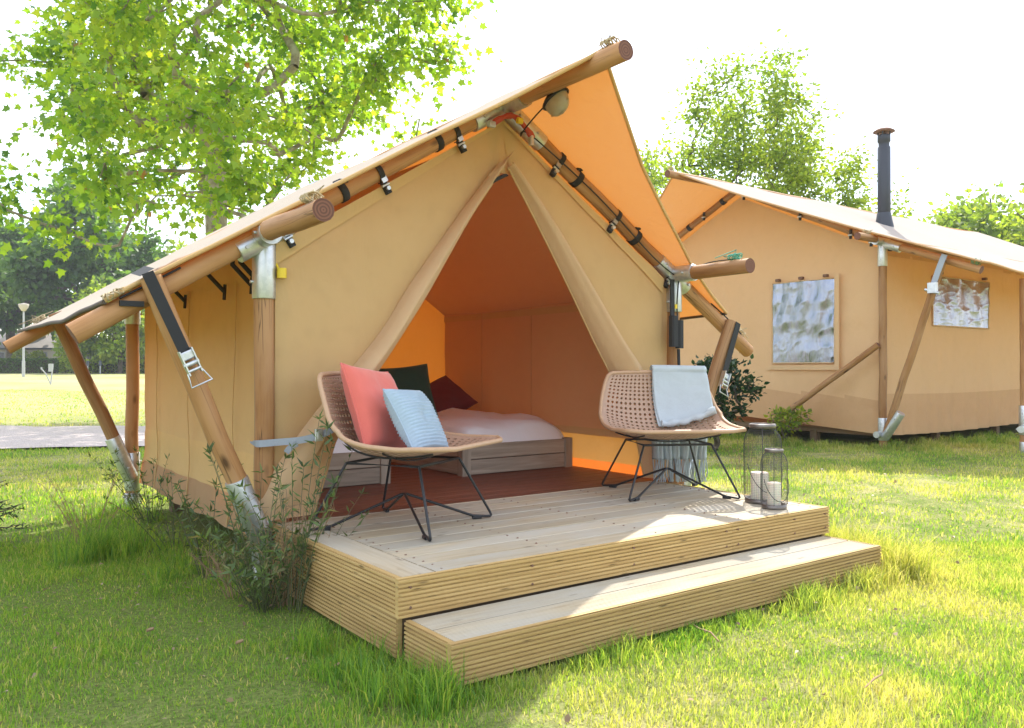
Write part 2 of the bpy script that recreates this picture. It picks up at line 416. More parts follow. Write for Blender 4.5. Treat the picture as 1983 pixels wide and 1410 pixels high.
def wloc(o):
    v = Vector((0, 0, 0))
    while o is not None: v = v+o.location; o = o.parent
    return v
def tag(o, label, cat, group=None, kind=None):
    if label: o['label'] = label
    if cat: o['category'] = cat
    if group: o['group'] = group
    if kind: o['kind'] = kind
    return o
def thing(name, label, cat, loc=(0, 0, 0), rz=0, group=None):
    o = bpy.data.objects.new(name, None); C.objects.link(o); o.location = loc; o.rotation_euler = (0, 0, rz)
    o.empty_display_size = .1
    return tag(o, label, cat, group)
def part(mb, name, mats, parent, local=False, label=None, kind=None):
    "a mesh under its thing; shapes are in world metres unless local"
    me = mb.mesh(name, mats, (0, 0, 0) if local else wloc(parent))
    o = bpy.data.objects.new(name, me); C.objects.link(o); o.parent = parent
    if label: o['label'] = label
    if kind: o['kind'] = kind
    return o
def solo(mb, name, mats, label, cat, loc=(0, 0, 0), group=None, kind=None, local=False, rz=0):
    me = mb.mesh(name, mats, (0, 0, 0) if local else loc)
    o = bpy.data.objects.new(name, me); C.objects.link(o); o.location = loc; o.rotation_euler = (0, 0, rz)
    return tag(o, label, cat, group, kind)
def clone(o, parent=None):
    c = o.copy(); C.objects.link(c)
    if parent is not None: c.parent = parent
    for ch in list(o.children): clone(ch, c)
    return c
def solidify(o, t, off=0):
    m = o.modifiers.new('thick', 'SOLIDIFY'); m.thickness = t; m.offset = off
def np_mesh(name, v, f, mat, rnd=None, smooth=False):
    "many small faces at once; f has a constant number of corners"
    me = bpy.data.meshes.new(name); n, k = f.shape
    me.vertices.add(len(v)); me.vertices.foreach_set('co', np.ascontiguousarray(v, np.float32).ravel())
    me.loops.add(n*k); me.loops.foreach_set('vertex_index', np.ascontiguousarray(f, np.int32).ravel())
    me.polygons.add(n); me.polygons.foreach_set('loop_start', np.arange(0, n*k, k, dtype=np.int32))
    me.polygons.foreach_set('loop_total', np.full(n, k, np.int32))
    if rnd is not None:
        at = me.attributes.new('rnd', 'FLOAT', 'POINT'); at.data.foreach_set('value', np.ascontiguousarray(rnd, np.float32))
    me.materials.append(MATS[mat]); me.update(calc_edges=True); me.validate()
    if smooth: me.polygons.foreach_set('use_smooth', np.ones(n, bool))
    return me
def lerp(a, b, t): return a+(b-a)*t
def curve_at(P, t):
    "Catmull-Rom through the points P at t in 0..1"
    P = [np.array(p, float) for p in P]; n = len(P)-1; x = min(max(t, 0), 1)*n; i = min(int(x), n-1); u = x-i
    p0, p1, p2, p3 = P[max(i-1, 0)], P[i], P[i+1], P[min(i+2, n)]
    return .5*((2*p1)+(p2-p0)*u+(2*p0-5*p1+4*p2-p3)*u*u+(3*p1-p0-3*p2+p3)*u**3)
def line_pts(a, b, n=8, wob=0.0, seed=0):
    a, b = np.array(a, float), np.array(b, float); r = np.random.default_rng(seed)
    P = [a+(b-a)*i/n for i in range(n+1)]
    return [p+(r.normal(0, wob, 3) if 0 < i < n else 0) for i, p in enumerate(P)]

# ================================================================== the setting: ground, track
def make_ground():
    rings = np.concatenate([np.linspace(0, 30, 61), np.geomspace(31, 900, 60)])
    nA = 120; ang = np.linspace(0, 2*math.pi, nA, endpoint=False)
    V = [(CAM[0], CAM[1], 0)]
    for r in rings[1:]:
        x = CAM[0]+r*np.cos(ang); y = CAM[1]+r*np.sin(ang)
        z = ground_z(x, y) + np.where(r < 40, .018*fbm(x*1.3, y*1.3, 0, 2), .0)-.012
        V += list(zip(x, y, z))
    F = [(0, 1+k, 1+(k+1) % nA) for k in range(nA)]
    for i in range(len(rings)-2):
        for k in range(nA):
            a = 1+i*nA+k; b = 1+i*nA+(k+1) % nA; F.append((a, a+nA, b+nA, b))
    mb = MB(); mb.add(V, F, None, 0, True)
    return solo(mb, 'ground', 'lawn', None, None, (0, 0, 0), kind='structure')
make_ground()
PATH = [cw(-60, 15.5), cw(-30, 14.2), cw(-14, 13.4), cw(-6, 13.2), cw(-1, 13.9), cw(3, 17), cw(6, 24), cw(8, 40)]
def make_path():
    mb = MB()
    def fn(a, b):
        p = curve_at(PATH, a); q = curve_at(PATH, min(a+.004, 1)); p0 = curve_at(PATH, max(a-.004, 0)); d = q-p0; d /= np.linalg.norm(d)+1e-9
        n = np.array([-d[1], d[0], 0]); wd = 2.05+.22*float(fbm(a*70, b*2, 0, 3))
        x = p+n*(b-.5)*2*wd
        return (x[0], x[1], float(ground_z(x[0], x[1]))+.022+.012*(1-(2*b-1)**2))
    mb.grid(fn, 160, 6, flip=True)
    solo(mb, 'path', 'gravel', None, None, kind='structure')
make_path()

# ================================================================== first tent
TL, TR, TF, TB = -.02, 2.90, 1.355, 4.36      # left post, right post, front frame, back frame
RU, RZ = 1.44, 2.67                            # ridge
JZ = 1.745
EL, ELZ = -.88, 1.235                          # rafter ends
ER, ERZ = 3.74, 1.215
tent = thing('safari_tent', 'sand coloured canvas tent on wooden poles with an open front behind the deck', 'tent', (1.44, 2.8, 0))
POLE = ['pole_wood', 'end_grain']
def pole(name, a, b, r, parent, seed=0, mats=POLE, n=14):
    mb = MB(); L = (Vector(b)-Vector(a)).length
    mb.tube(line_pts(a, b, max(4, int(L*4)), .003, seed), r, n, True, 0, 1, .02, seed)
    return part(mb, name, mats, parent)
def sleeve(a, b, r, parent, name='steel_sleeve'):
    mb = MB(); a, b = Vector(a), Vector(b); d = (b-a).normalized()
    mb.tube([a, a+d*.004, lerp(a, b, .5), b-d*.004, b], [r*.97, r, r*1.005, r, r*.97], 18, True)
    # bolt heads
    side = d.cross(Vector((0, 0, 1))); side = side.normalized() if side.length > .1 else Vector((1, 0, 0))
    for t in (.25, .75):
        p = lerp(a, b, t)
        for sg in (-1, 1): mb.tube([p+side*sg*r*.9, p+side*sg*(r+.012)], .009, 6)
    return part(mb, name, 'galvanised', parent)
def at_line(a, b, t): return tuple(lerp(np.array(a, float), np.array(b, float), t))

pole('ridge_pole', (RU, .30, RZ+.01), (RU, TB+.5, RZ-.02), .052, tent, 1)
pole('eave_pole', (TL-.03, .57, JZ+.01), (TL-.01, TB+.05, JZ-.01), .05, tent, 2)
pole('eave_pole', (TR, .68, JZ), (TR, TB+.05, JZ-.01), .048, tent, 3)
for v, sd_ in ((TF, 10), (TB, 20)):
    pole('rafter', (RU-.06, v, RZ-.035), (EL, v, ELZ), .05, tent, sd_+1)
    pole('rafter', (RU+.06, v, RZ-.035), (ER, v, ERZ), .05, tent, sd_+2)
    pole('post', (TL, v+.02, .0), (TL, v+.02, JZ), .049, tent, sd_+3)
    pole('post', (TR+.02, v, .0), (TR+.02, v, JZ), .047, tent, sd_+4)
    pole('strut', (-.575, v-.075, 1.50), (-.05, v-.03, .25), .049, tent, sd_+5)
    pole('strut', (3.46, v-.07, 1.43), (2.96, v-.02, .25), .047, tent, sd_+6)
    # galvanised connectors
    rl = Vector((EL-RU, 0, ELZ-RZ)).normalized(); rr = Vector((ER-RU, 0, ERZ-RZ)).normalized()
    jl, jr, jt = Vector((TL, v, JZ)), Vector((TR, v, JZ)), Vector((RU, v, RZ))
    sleeve(jl+Vector((0, .02, -.31)), jl+Vector((0, .02, .02)), .058, tent)
    sleeve(jl+rl*.02, jl+rl*.17, .059, tent); sleeve(jl, jl-rl*.14, .059, tent)
    sleeve(jl+Vector((-.02, .05, 0)), jl+Vector((-.025, -.15, 0)), .0595, tent)
    sleeve(jr+Vector((.02, 0, -.26)), jr+Vector((.02, 0, .02)), .056, tent)
    sleeve(jr+rr*.02, jr+rr*.16, .057, tent); sleeve(jr, jr-rr*.17, .057, tent)
    sleeve(jr+Vector((0, .05, 0)), jr+Vector((0, -.21, 0)), .0575, tent)
    sleeve(jt+Vector((0, .15, 0)), jt+Vector((0, -.22, 0)), .06, tent)
    sleeve(jt+rl*.02, jt+rl*.27, .058, tent); sleeve(jt+rr*.02, jt+rr*.34, .058, tent)
    # strut shoes and post shoes
    sleeve((-.177, v-.041, .55), (-.040, v-.029, .225), .057, tent, 'strut_shoe')
    sleeve((TL, v+.02, .12), (TL, v+.02, .42), .057, tent, 'post_shoe')
    sleeve((3.10, v-.035, .545), (2.97, v-.02, .22), .055, tent, 'strut_shoe')
    sleeve((TL, v+.02, -.02), (TL, v+.02, .10), .056, tent, 'post_shoe')

# roof cloth, both slopes
FRONT_L = [(RU, .47), (.75, .92), (.02, 1.22), (-.40, 1.27), (-.76, 1.30)]
FRONT_R = [(RU, .47), (2.12, .86), (2.95, 1.20), (3.22, 1.27), (3.42, 1.30)]
def roof_fn(side):
    FE = FRONT_L if side < 0 else FRONT_R
    eu, ez, ru = (EL, ELZ, RU) if side < 0 else (ER, ERZ, RU)
    slope = (RZ-ez)/abs(RU-eu); u1 = FE[-1][0]
    xs = [abs(p[0]-RU) for p in FE]; ys = [p[1] for p in FE]
    def fn(a, b):
        d = a*abs(u1-RU); u = RU+side*d
        v0 = float(np.interp(d, xs, ys)); v1 = TB+.48-.35*a*0
        v = lerp(v0, v1, b)
        z = RZ+.068-slope*d-.02*min(1, d/.1)*0
        sag = math.sin(math.pi*min(max((v-TF)/(TB-TF), 0), 1))*(.018+.028*math.sin(math.pi*a))
        over = max(0, TF-v)/.9*math.sin(math.pi*a)*.03
        z += -sag-over+.010*float(fbm(u*1.6, v*1.6, side, 2))*(1 if a > .02 else 0)
        if a < .03: z -= (.03-a)*.1
        return (u, v, z)
    return fn
def hem(fn, b, n=24, r=.010, a0=0, a1=1):
    return [Vector(fn(lerp(a0, a1, i/n), b)) for i in range(n+1)]
for side in (-1, 1):
    fn = roof_fn(side); mb = MB(); mb.grid(fn, 40, 44, flip=side < 0)
    ro = part(mb, 'roof_canvas', 'canvas_roof', tent)
    h = MB(); h.tube(hem(fn, 0), .011, 6); part(h, 'edge_hem', 'canvas_mid', ro)
    h = MB(); h.tube([Vector(fn(1, i/30))-Vector((0, 0, .004)) for i in range(31)], .012, 6); part(h, 'edge_hem', 'dark_hem', ro)

# canvas walls
def fold(u, z, k=1.0): return k*(.009*float(fbm(u*2.2, z*.5, 3, 3))+.0045*float(vnoise(u*11, z*.35, 9))+.004*float(vnoise(u*3+z*5, z*4-u*2, 6)))
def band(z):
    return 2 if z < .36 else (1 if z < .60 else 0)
def side_wall(uu, v0, v1, z0, z1, sgn, name='side_wall', mats=('canvas', 'canvas_mid', 'canvas_low')):
    mb = MB()
    def fn(a, b):
        v = lerp(v0, v1, a); z = lerp(z0, z1, b)
        g = max(0, .45-z)*.16*sgn
        st = (.004 if z < .60 else 0)+(.004 if z < .36 else 0)
        return (uu+g+sgn*st+fold(v, z, 1.4)-sgn*.03*math.sin(math.pi*b)*math.sin(math.pi*a)*.5, v, z+.012*float(vnoise(v*3, 1)) if b == 0 else z)
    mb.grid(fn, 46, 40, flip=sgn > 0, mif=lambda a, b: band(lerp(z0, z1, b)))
    return part(mb, name, list(mats), tent)
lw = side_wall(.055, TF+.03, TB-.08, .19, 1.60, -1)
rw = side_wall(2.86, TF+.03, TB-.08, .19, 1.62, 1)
for i, v in enumerate((1.5, 2.05, 2.95, 3.85)):       # flat felled seams
    h = MB(); h.tube([(.055-.010-.1*max(0, .45-z)*1.6+fold(v, z, 1.4)-.015*math.sin(math.pi*(z-.19)/1.41)*math.sin(math.pi*(v-TF-.03)/(TB-TF-.11)), v, z) for z in np.linspace(.2, 1.59, 20)], .004, 5); part(h, 'seam', 'canvas_mid', lw)
mb = MB()
def back_fn(a, b):
    u = lerp(.06, 2.86, a); zt = lerp(1.62, 2.5, 1-abs(2*a-1)); z = lerp(.19, zt, b)
    return (u, TB-.07+fold(u, z, 1.5), z)
mb.grid(back_fn, 30, 26, flip=True); part(mb, 'back_wall', 'canvas_back', tent)
# inner ceiling hung under the roof cloth
for sg_ in (-1, 1):
    mb = MB()
    def ceil_fn(a, b, sg_=sg_):
        u = RU+sg_*lerp(0, 1.375, a); z = lerp(2.53, 1.60, a)
        return (u, lerp(TF+.10, TB-.09, b), z-.03*math.sin(math.pi*a)*math.sin(math.pi*b)+fold(u, b*3, 1.5))
    mb.grid(ceil_fn, 20, 24, flip=sg_ < 0); part(mb, 'inner_ceiling', 'canvas_ceiling', tent)
# inner lining of the sunny side wall, stopping above the skirt
mb = MB(); mb.grid(lambda a, b: (2.80+fold(a*3, b*1.2, 1.6), lerp(TF+.06, TB-.12, a), lerp(.585, 1.61, b)), 34, 20); iw = part(mb, 'inner_wall', 'canvas_liner', tent)
for zz_ in (.60, 1.56):
    mb = MB(); mb.grid(lambda a, b: (2.788+fold(a*3, zz_, 1.0), lerp(TF+.06, TB-.12, a), zz_+.028*(b-.5)*2), 30, 2); part(mb, 'lining_hem', 'canvas_mid', iw)
for vv_ in (1.75, 2.85, 3.6):
    mb = MB(); mb.tube([(2.792, vv_, z) for z in np.linspace(.6, 1.6, 8)], .004, 5); part(mb, 'lining_seam', 'canvas_liner', iw)
# flap under the eave on the far side, where the wall is laced to the roof
for uu, sg in ((.055, -1), (2.86, 1)):
    mb = MB()
    mb.grid(lambda a, b: (uu+sg*(-.006+.02*b)+fold(a*3, b), lerp(TF+.05, TB-.1, a), lerp(1.57, 1.70, b)), 30, 4); part(mb, 'wall_valance', 'canvas_mid', tent)

# front wall: two panels that leave a triangular doorway
LO = [(-.11, .335), (.05, .62), (.30, .93), (.60, 1.27), (.80, 1.56), (1.12, 1.98), (1.40, 2.32)]
LI = [(.25, .335), (.36, .64), (.48, .90), (.68, 1.18), (.92, 1.52), (1.20, 1.97), (1.44, 2.30)]
RO = [(2.86, .33), (2.80, .62), (2.62, 1.00), (2.38, 1.28), (2.10, 1.64), (1.80, 2.02), (1.50, 2.34)]
RI = [(2.66, .33), (2.54, .70), (2.36, 1.00), (2.18, 1.26), (1.96, 1.60), (1.70, 1.98), (1.47, 2.30)]
def front_panel(side):
    O, I = (LO, LI) if side < 0 else (RO, RI)
    ux = .03 if side < 0 else 2.80
    mb = MB()
    def fn(a, b):
        lo = .6*curve_at(O, a)+.4*curve_at(I, a)
        top = np.array([lerp(ux, RU, a), lerp(1.705, 2.585, a)])
        p = lerp(lo, top, b)
        bow = .02*math.sin(math.pi*a)*math.sin(math.pi*b)
        v = TF+.015-bow+fold(p[0], p[1], 1.0)+.012*float(vnoise(p[0]*1.2+p[1]*1.1, p[0]*.4-p[1]*.5, 5))
        return (p[0], v, p[1])
    mb.grid(fn, 44, 30, flip=side < 0)
    o = part(mb, 'front_panel', 'canvas', tent)
    h = MB()       # stiff top hem that carries the hooks
    def hf(a, b):
        x, y, z = fn(a, .93+.075*b); return (x, y-.012-.006*b, z)
    h.grid(hf, 40, 2, flip=side < 0); part(h, 'top_hem', 'canvas_mid', o)
    # upright strip next to the post
    s = MB(); u0, u1 = (-.0, .10) if side < 0 else (2.76, 2.885)
    s.grid(lambda a, b: (lerp(u0, u1, a), TF+.022+fold(a, b*2), lerp(.22, 1.70, b)), 4, 20, flip=True); part(s, 'corner_strip', 'canvas', tent)
    # the door cloth drawn aside: a slack double fold
    d = MB()
    def df(a, b):
        o_, i_ = curve_at(O, a), curve_at(I, a); p = lerp(o_, i_, b)
        slack = .035+.10*math.sin(math.pi*min(1, (1-a)*1.02))**.8*(.55+.45*(1-a))
        prof = math.sin(math.pi*b**.75)**.8 if 0 < b < 1 else 0
        rip = .010*float(vnoise(b*5+a*2.0, a*2.5, 4))+.006*float(vnoise(b*14, a*3, 8))
        pull = 0
        if side < 0:   # gathered where the strap ties it
            g = math.exp(-((a-.20)/.06)**2); pull = .03*g*(1 if b > .5 else -.2)
        vv = TF-.006-slack*prof+rip*(1 if 0 < b < 1 else .2)+(.04 if b >= 1 else 0)*(1-a)
        return (p[0]-pull*.6, vv, p[1])
    d.grid(df, 50, 16, flip=side < 0)
    fl = part(d, 'door_flap', 'canvas_flap', tent)
    e = MB(); e.tube([Vector(df(i/30, 1.0)) for i in range(31)], .006, 5); part(e, 'flap_hem', 'canvas_mid', fl)
    return fl
flap_l = front_panel(-1); flap_r = front_panel(1)
mb = MB(); mb.grid(lambda a, b: (lerp(1.36-.02*b, 1.54+.02*b, a), TF+.034-.01*math.sin(math.pi*a), lerp(2.27, 2.60-.03*abs(2*a-1), b)), 6, 6, flip=True); part(mb, 'apex_panel', 'canvas', tent)
# loop and folded point at the head of the doorway
mb = MB()
mb.grid(lambda a, b: (lerp(1.30, 1.49, a)+.02*b, TF-.02-.035*math.sin(math.pi*a)*math.sin(math.pi*b), lerp(2.20, 2.40, a)+lerp(-.035, .035, b)*(1-a*.6)), 10, 8, flip=True)
part(mb, 'flap_fold', 'canvas_flap', tent)
mb = MB(); mb.tube([curve_at([(1.27, TF-.03, 2.13), (1.33, TF-.05, 2.19), (1.41, TF-.05, 2.235), (1.45, TF-.03, 2.245)], t/10) for t in range(11)], [.004+.008*math.sin(math.pi*t/10) for t in range(11)], 6)
part(mb, 'toggle_strap', 'black_strap', tent)
# grey tie strap round the gathered door cloth and the post, with its buckle
def strap(pts, wdt, thick, name, mat, parent, nrm=(0, -1, 0), n=24):
    mb = MB(); P = [Vector(curve_at(pts, i/n)) for i in range(n+1)]; N = Vector(nrm)
    vs = []; fs = []
    for i, p in enumerate(P):
        t = (P[min(i+1, n)]-P[max(i-1, 0)]).normalized(); s = t.cross(N).normalized(); m = s.cross(t).normalized()
        for a, b in ((-1, -1), (1, -1), (1, 1), (-1, 1)): vs.append(p+s*a*wdt/2+m*b*thick/2)
    for i in range(n):
        for k in range(4): fs.append((i*4+k, i*4+(k+1) % 4, i*4+4+(k+1) % 4, i*4+4+k))
    fs += [(0, 3, 2, 1), (n*4, n*4+1, n*4+2, n*4+3)]
    mb.add(vs, fs); return part(mb, name, mat, parent)
st = strap([(-.076, TF+.02, .715), (-.065, TF-.045, .717), (.02, TF-.07, .722), (.14, TF-.13, .735), (.26, TF-.155, .775), (.40, TF-.09, .845), (.46, TF-.02, .875)], .034, .003, 'tie_strap', 'grey_strap', tent)
strap([(.10, TF-.115, .715), (.06, TF-.118, .692), (.045, TF-.115, .672)], .03, .003, 'strap_tail', 'grey_strap', st)
mb = MB(); mb.box((.175, TF-.168, .725), (.215, TF-.148, .785), bevel=.004); mb.box((.185, TF-.172, .737), (.205, TF-.165, .772), bevel=.002); part(mb, 'strap_buckle', 'galvanised', st)
# black ratchet straps that hold the eaves down on the struts
def ratchet(top, bot, fr, parent):
    top, bot = Vector(top), Vector(bot); d = (bot-top).normalized()
    s = strap([top, lerp(top, bot, .5), bot], .052, .004, 'ratchet_strap', 'black_strap', parent, n=6)
    side = d.cross(Vector((0, 1, 0))).normalized(); up = side.cross(d).normalized()
    if up.y > 0: up = -up
    M = Matrix.Translation(bot) @ Matrix((( side.x, d.x, up.x, 0), (side.y, d.y, up.y, 0), (side.z, d.z, up.z, 0), (0, 0, 0, 1)))
    mb = MB()
    for sx in (-.032, .026): mb.box((sx, -.02, 0), (sx+.006, .10, .035), 1, M=M)
    mb.box((-.026, -.01, .006), (.026, .03, .024), 0, M=M, bevel=.006)
    mb.tube([M @ Vector((-.036, .05, .02)), M @ Vector((.036, .05, .02))], .011, 10)
    mb.tube([M @ Vector(p) for p in ((-.034, .09, .02), (-.05, .15, .045), (.05, .15, .045), (.034, .09, .02))], .0045, 6)
    mb.tube([M @ Vector((-.03, .08, .03)), M @ Vector((.03, .08, .03))], .007, 8)
    part(mb, 'ratchet_buckle', 'galvanised', s)
ratchet((-.60, TF-.130, 1.515), (-.435, TF-.124, 1.155), 0, tent)
mb = MB(); mb.grid(lambda a, b: (-.60+(-.03+.06*b), TF-.13+.19*a, 1.515+.03*a+(-.02+.04*b)), 4, 2); part(mb, 'ratchet_strap', 'black_strap', tent)
ratchet((3.475, TF-.122, 1.42), (3.315, TF-.122, 1.04), 0, tent)
# rubber-and-steel clamps and hook-and-loop bands along the front rafters
def rafter_pt(side, t):
    e = Vector((EL, TF, ELZ)) if side < 0 else Vector((ER, TF, ERZ)); return lerp(Vector((RU, TF, RZ)), e, t)
def clamp(side, t):
    p = rafter_pt(side, t); d = (rafter_pt(side, 1)-rafter_pt(side, 0)).normalized()
    mb = MB(); up = Vector((0, 0, 1)); up = (up-d*up.dot(d)).normalized(); f = Vector((0, -1, 0))
    M = Matrix.Translation(p) @ Matrix(((d.x, f.x, up.x, 0), (d.y, f.y, up.y, 0), (d.z, f.z, up.z, 0), (0, 0, 0, 1)))
    for k in range(9):
        a0, a1 = R(-100+k*24), R(-100+(k+1)*24)
        for r0 in (.0515,):
            vs = [M @ Vector((x, math.cos(a)*rr, math.sin(a)*rr)) for x in (-.016, .016) for a in (a0, a1) for rr in (r0, r0+.006)]
            mb.add(vs, [(0, 1, 3, 2), (4, 6, 7, 5), (1, 5, 7, 3), (0, 2, 6, 4), (0, 4, 5, 1), (2, 3, 7, 6)])
    mb.box((-.018, .005, -.125), (.018, .035, -.05), 2, M=M, bevel=.005)
    o = part(mb, 'canvas_clamp', 'black_strap', tent)
    g = MB(); g.tube([M @ Vector((-.024, .03, -.075)), M @ Vector((.024, .03, -.075))], .008, 8)
    g.box((-.020, .034, -.06), (.014, .044, -.025), 2, M=M); g.tube([M @ Vector((.0, .05, -.095)), M @ Vector((.0, .03, -.095))], .012, 8)
    part(g, 'clamp_screw', 'galvanised', o)
def velcro(side, t):
    p = rafter_pt(side, t); d = (rafter_pt(side, 1)-rafter_pt(side, 0)).normalized()
    mb = MB(); mb.tube([p-d*.022, p-d*.02, p+d*.02, p+d*.022], [.050, .0555, .0555, .050], 16, False)
    up = Vector((0, 0, 1)); mb.box((p.x-.024, p.y-.04, p.z+.048), (p.x+.024, p.y+.05, p.z+.062), 0)
    part(mb, 'hook_and_loop_band', 'black_strap', tent)
for t in (.155, .365, .60): clamp(-1, t)
for t in (.205, .455): velcro(-1, t)
for t in (.185, .395, .625): clamp(1, t)
for t in (.25, .475): velcro(1, t)
# webbing round the ridge connector
mb = MB(); a = Vector((RU-.13, TF-.07, RZ-.145)); b = Vector((RU+.17, TF-.07, RZ-.18))
mb.tube([curve_at([a, (RU-.03, TF-.085, RZ-.085), (RU+.05, TF-.085, RZ-.095), b], t/12) for t in range(13)], [.014+.008*math.sin(t) ** 2 for t in range(13)], 7)
rs = part(mb, 'ridge_webbing', 'red_strap', tent)
mb = MB(); mb.box((RU+.025, TF-.12, RZ-.125), (RU+.06, TF-.09, RZ-.09), bevel=.008); part(mb, 'yellow_toggle', 'yellow_plastic', rs)
mb = MB(); mb.box((RU-.16, TF-.09, RZ-.17), (RU-.12, TF-.06, RZ-.135), bevel=.005); part(mb, 'strap_buckle', 'galvanised', rs); mb = MB(); mb.box((RU+.14, TF-.09, RZ-.23), (RU+.165, TF-.06, RZ-.165), bevel=.005); part(mb, 'strap_buckle', 'galvanised', rs)
mb = MB(); mb.tube([(TL+.075, TF-.025, JZ-.155), (TL+.075, TF-.025, JZ-.205)], .024, 10); mb.tube([(TL+.06, TF-.02, JZ-.16), (TL+.05, TF+.02, JZ-.1)], .006, 6)
part(mb, 'yellow_toggle', 'yellow_plastic', tent)
# small black hooks where the side wall hangs from the eave pole
for v in (1.55, 1.68, 2.15, 3.0):
    mb = MB(); mb.tube([(TL-.055, v, JZ-.03), (TL-.058, v+.01, JZ-.11), (.025, v+.02, JZ-.21)], .013, 7); mb.tube([(.03, v+.02, JZ-.17), (.025, v+.02, JZ-.26)], .010, 6)
    part(mb, 'wall_hook', 'black_strap', tent)
# rope ends and the elastic cords on the poles
def coil(c, d, n, r, parent, mat='rope', seed=0):
    rr = np.random.default_rng(seed); mb = MB(); c = Vector(c); d = Vector(d).normalized()
    s = d.cross(Vector((0, 0, 1))).normalized(); u = s.cross(d).normalized()
    P = []
    for k in range(n*10):
        a = k/10*2*math.pi; P.append(c+d*((k/(n*10)-.5)*.09+rr.normal(0, .006))+s*math.cos(a)*r*(1+.15*rr.normal())+u*(math.sin(a)*r*.55+.012))
    mb.tube(P, .0042, 5)
    for k in range(3): mb.tube([c+d*rr.normal(0, .03), c+d*rr.normal(0, .06)+u*rr.uniform(.02, .06)+s*rr.normal(0, .02), c+d*rr.normal(.04, .05)+u*.02], .0032, 5)
    part(mb, 'rope_coil', mat, parent)
coil((TL-.03, .70, JZ+.07), (0, 1, 0), 5, .035, tent, seed=1); coil((RU, .42, RZ+.075), (0, 1, 0), 6, .03, tent, 'rope', 2)
coil((TR, .80, JZ+.058), (0, 1, 0), 5, .03, tent, 'green_rope', 3); coil((3.62, TF-.02, ERZ+.135), (1, 0, -.6), 4, .025, tent, seed=4)
coil((-.72, TF-.05, 1.405), (1, 0, .6), 5, .03, tent, seed=5); coil((-.66, TB-.03, 1.445), (1, 0, .6), 5, .03, tent, seed=6)
def cord(pts, r=.004, name='elastic_cord', mat='black_strap', parent=None, n=20):
    mb = MB(); mb.tube([curve_at(pts, i/n) for i in range(n+1)], r, 6); return part(mb, name, mat, parent or tent)
cord([(RU, .47, RZ+.07), (RU+.005, .52, RZ+.068), (RU, .44, RZ+.07)]); cord([(TR+.03, 1.2, JZ+.03), (TR, 1.0, JZ+.055), (TR, .80, JZ+.055)])
cord([(-.44, TF-.055, 1.555), (-.58, TF-.058, 1.47), (-.70, TF-.055, 1.40)], .006)
cord([(3.28, TF-.03, 1.56), (3.45, TF-.035, 1.46), (3.62, TF-.03, 1.345)], .005)
mb = MB(); mb.box((-.70, TF-.07, 1.365), (-.60, TF-.045, 1.39)); part(mb, 'cord_hook', 'black_strap', tent)

# floor of the tent: dark stained planks, joists under it
PL = .137
for k in range(22):
    v = TF+.01+k*PL
    if v+PL > TB-.05: break
    mb = MB(); mb.box((.06, 0, .272), (2.86, PL-.006, .303), 0, bevel=.003)
    if k == 0: fl_me = mb.mesh('floor_plank', 'floor_wood')
    o = bpy.data.objects.new('floor_plank', fl_me); C.objects.link(o); o.parent = tent; o.location = Vector((0, v, 0))-tent.location
for k, u in enumerate((.2, .9, 1.6, 2.3, 2.75)):
    mb = MB(); mb.box((u, TF+.05, .10), (u+.07, TB-.1, .262), 1); part(mb, 'floor_joist', 'beam_wood', tent)
for u in (.2, 1.6, 2.75):
    for v in (TF+.25, TB-.35):
        mb = MB(); mb.box((u-.01, v, -.05), (u+.08, v+.09, .095), 2); part(mb, 'floor_pier', 'beam_wood', tent)

# ================================================================== deck and step
DW, DH, FH = 2.72, .31, .145
deck = thing('wooden_deck', 'low pale timber deck with grooved edge boards in front of the open tent', 'deck', (1.36, .68, 0))
def grooved(L, h, t=.024, ridges=9):
    "profile of a grooved board: (thickness, height)"
    P = [(0, 0)]; p = h/ridges; q = [(0, 0)]
    for k in range(ridges):
        z = k*p; q += [(-t*.0, z+p*.10), (-.0, z+p*.62), (.0085, z+p*.72), (.0085, z+p*.94)]
    return q
def fascia(u0, u1, v, z0, parent, axis=0, mat='fascia_wood', h=FH, t=.026, name='edge_board', sgn=1):
    "upright grooved board; its grooved face looks along -sgn of the other axis"
    q = grooved(u1-u0, h, t); prof = [(v+sgn*x, z0+z) for x, z in q]+[(v+sgn*.004, z0+h), (v+sgn*t, z0+h), (v+sgn*t, z0)]
    mb = MB(); mb.extrude(prof if sgn > 0 else prof[::-1], axis, u0, u1); return part(mb, name, mat, parent)
BW = .1455
mbm = MB(); mbm.box((0, 0, 0), (DW-.062-.15, BW-.009, .026), 0, bevel=.004); board_me = mbm.mesh('deck_board', 'deck_wood')
k = 0; v = .028
while v+BW < TF+.02:
    o = bpy.data.objects.new('deck_board', board_me); C.objects.link(o); o.parent = deck
    o.location = Vector((.030+.145+.003, v, DH-.026-.0008*(k % 3)))-deck.location; k += 1; v += BW
mb = MB(); mb.box((.178, v, DH-.026), (DW-.034, TF-.004, DH-.001), 0, bevel=.003); part(mb, 'deck_board', 'deck_wood', deck)
for u in (.030,):   # border boards that run front to back
    mb = MB(); mb.box((u, .028, DH-.026), (u+.142, TF-.004, DH+.0005), 1, bevel=.003); part(mb, 'border_board', 'deck_wood', deck)
fascia(0, 1.88, 0, DH-FH, deck); fascia(1.883, DW, .001, DH-FH, deck)
fascia(.027, TF-.03, 0, DH-FH, deck, 1); fascia(.027, TF-.03, 0.003, DH-2*FH-.006, deck, 1)
fascia(.027, TF-.03, DW, DH-FH, deck, 1, sgn=-1); fascia(.027, TF-.03, DW-.003, DH-2*FH-.006, deck, 1, sgn=-1)
mb = MB(); mb.box((.03, .035, .03), (DW-.03, .075, DH-.03), 0); part(mb, 'deck_joist', 'beam_wood', deck)
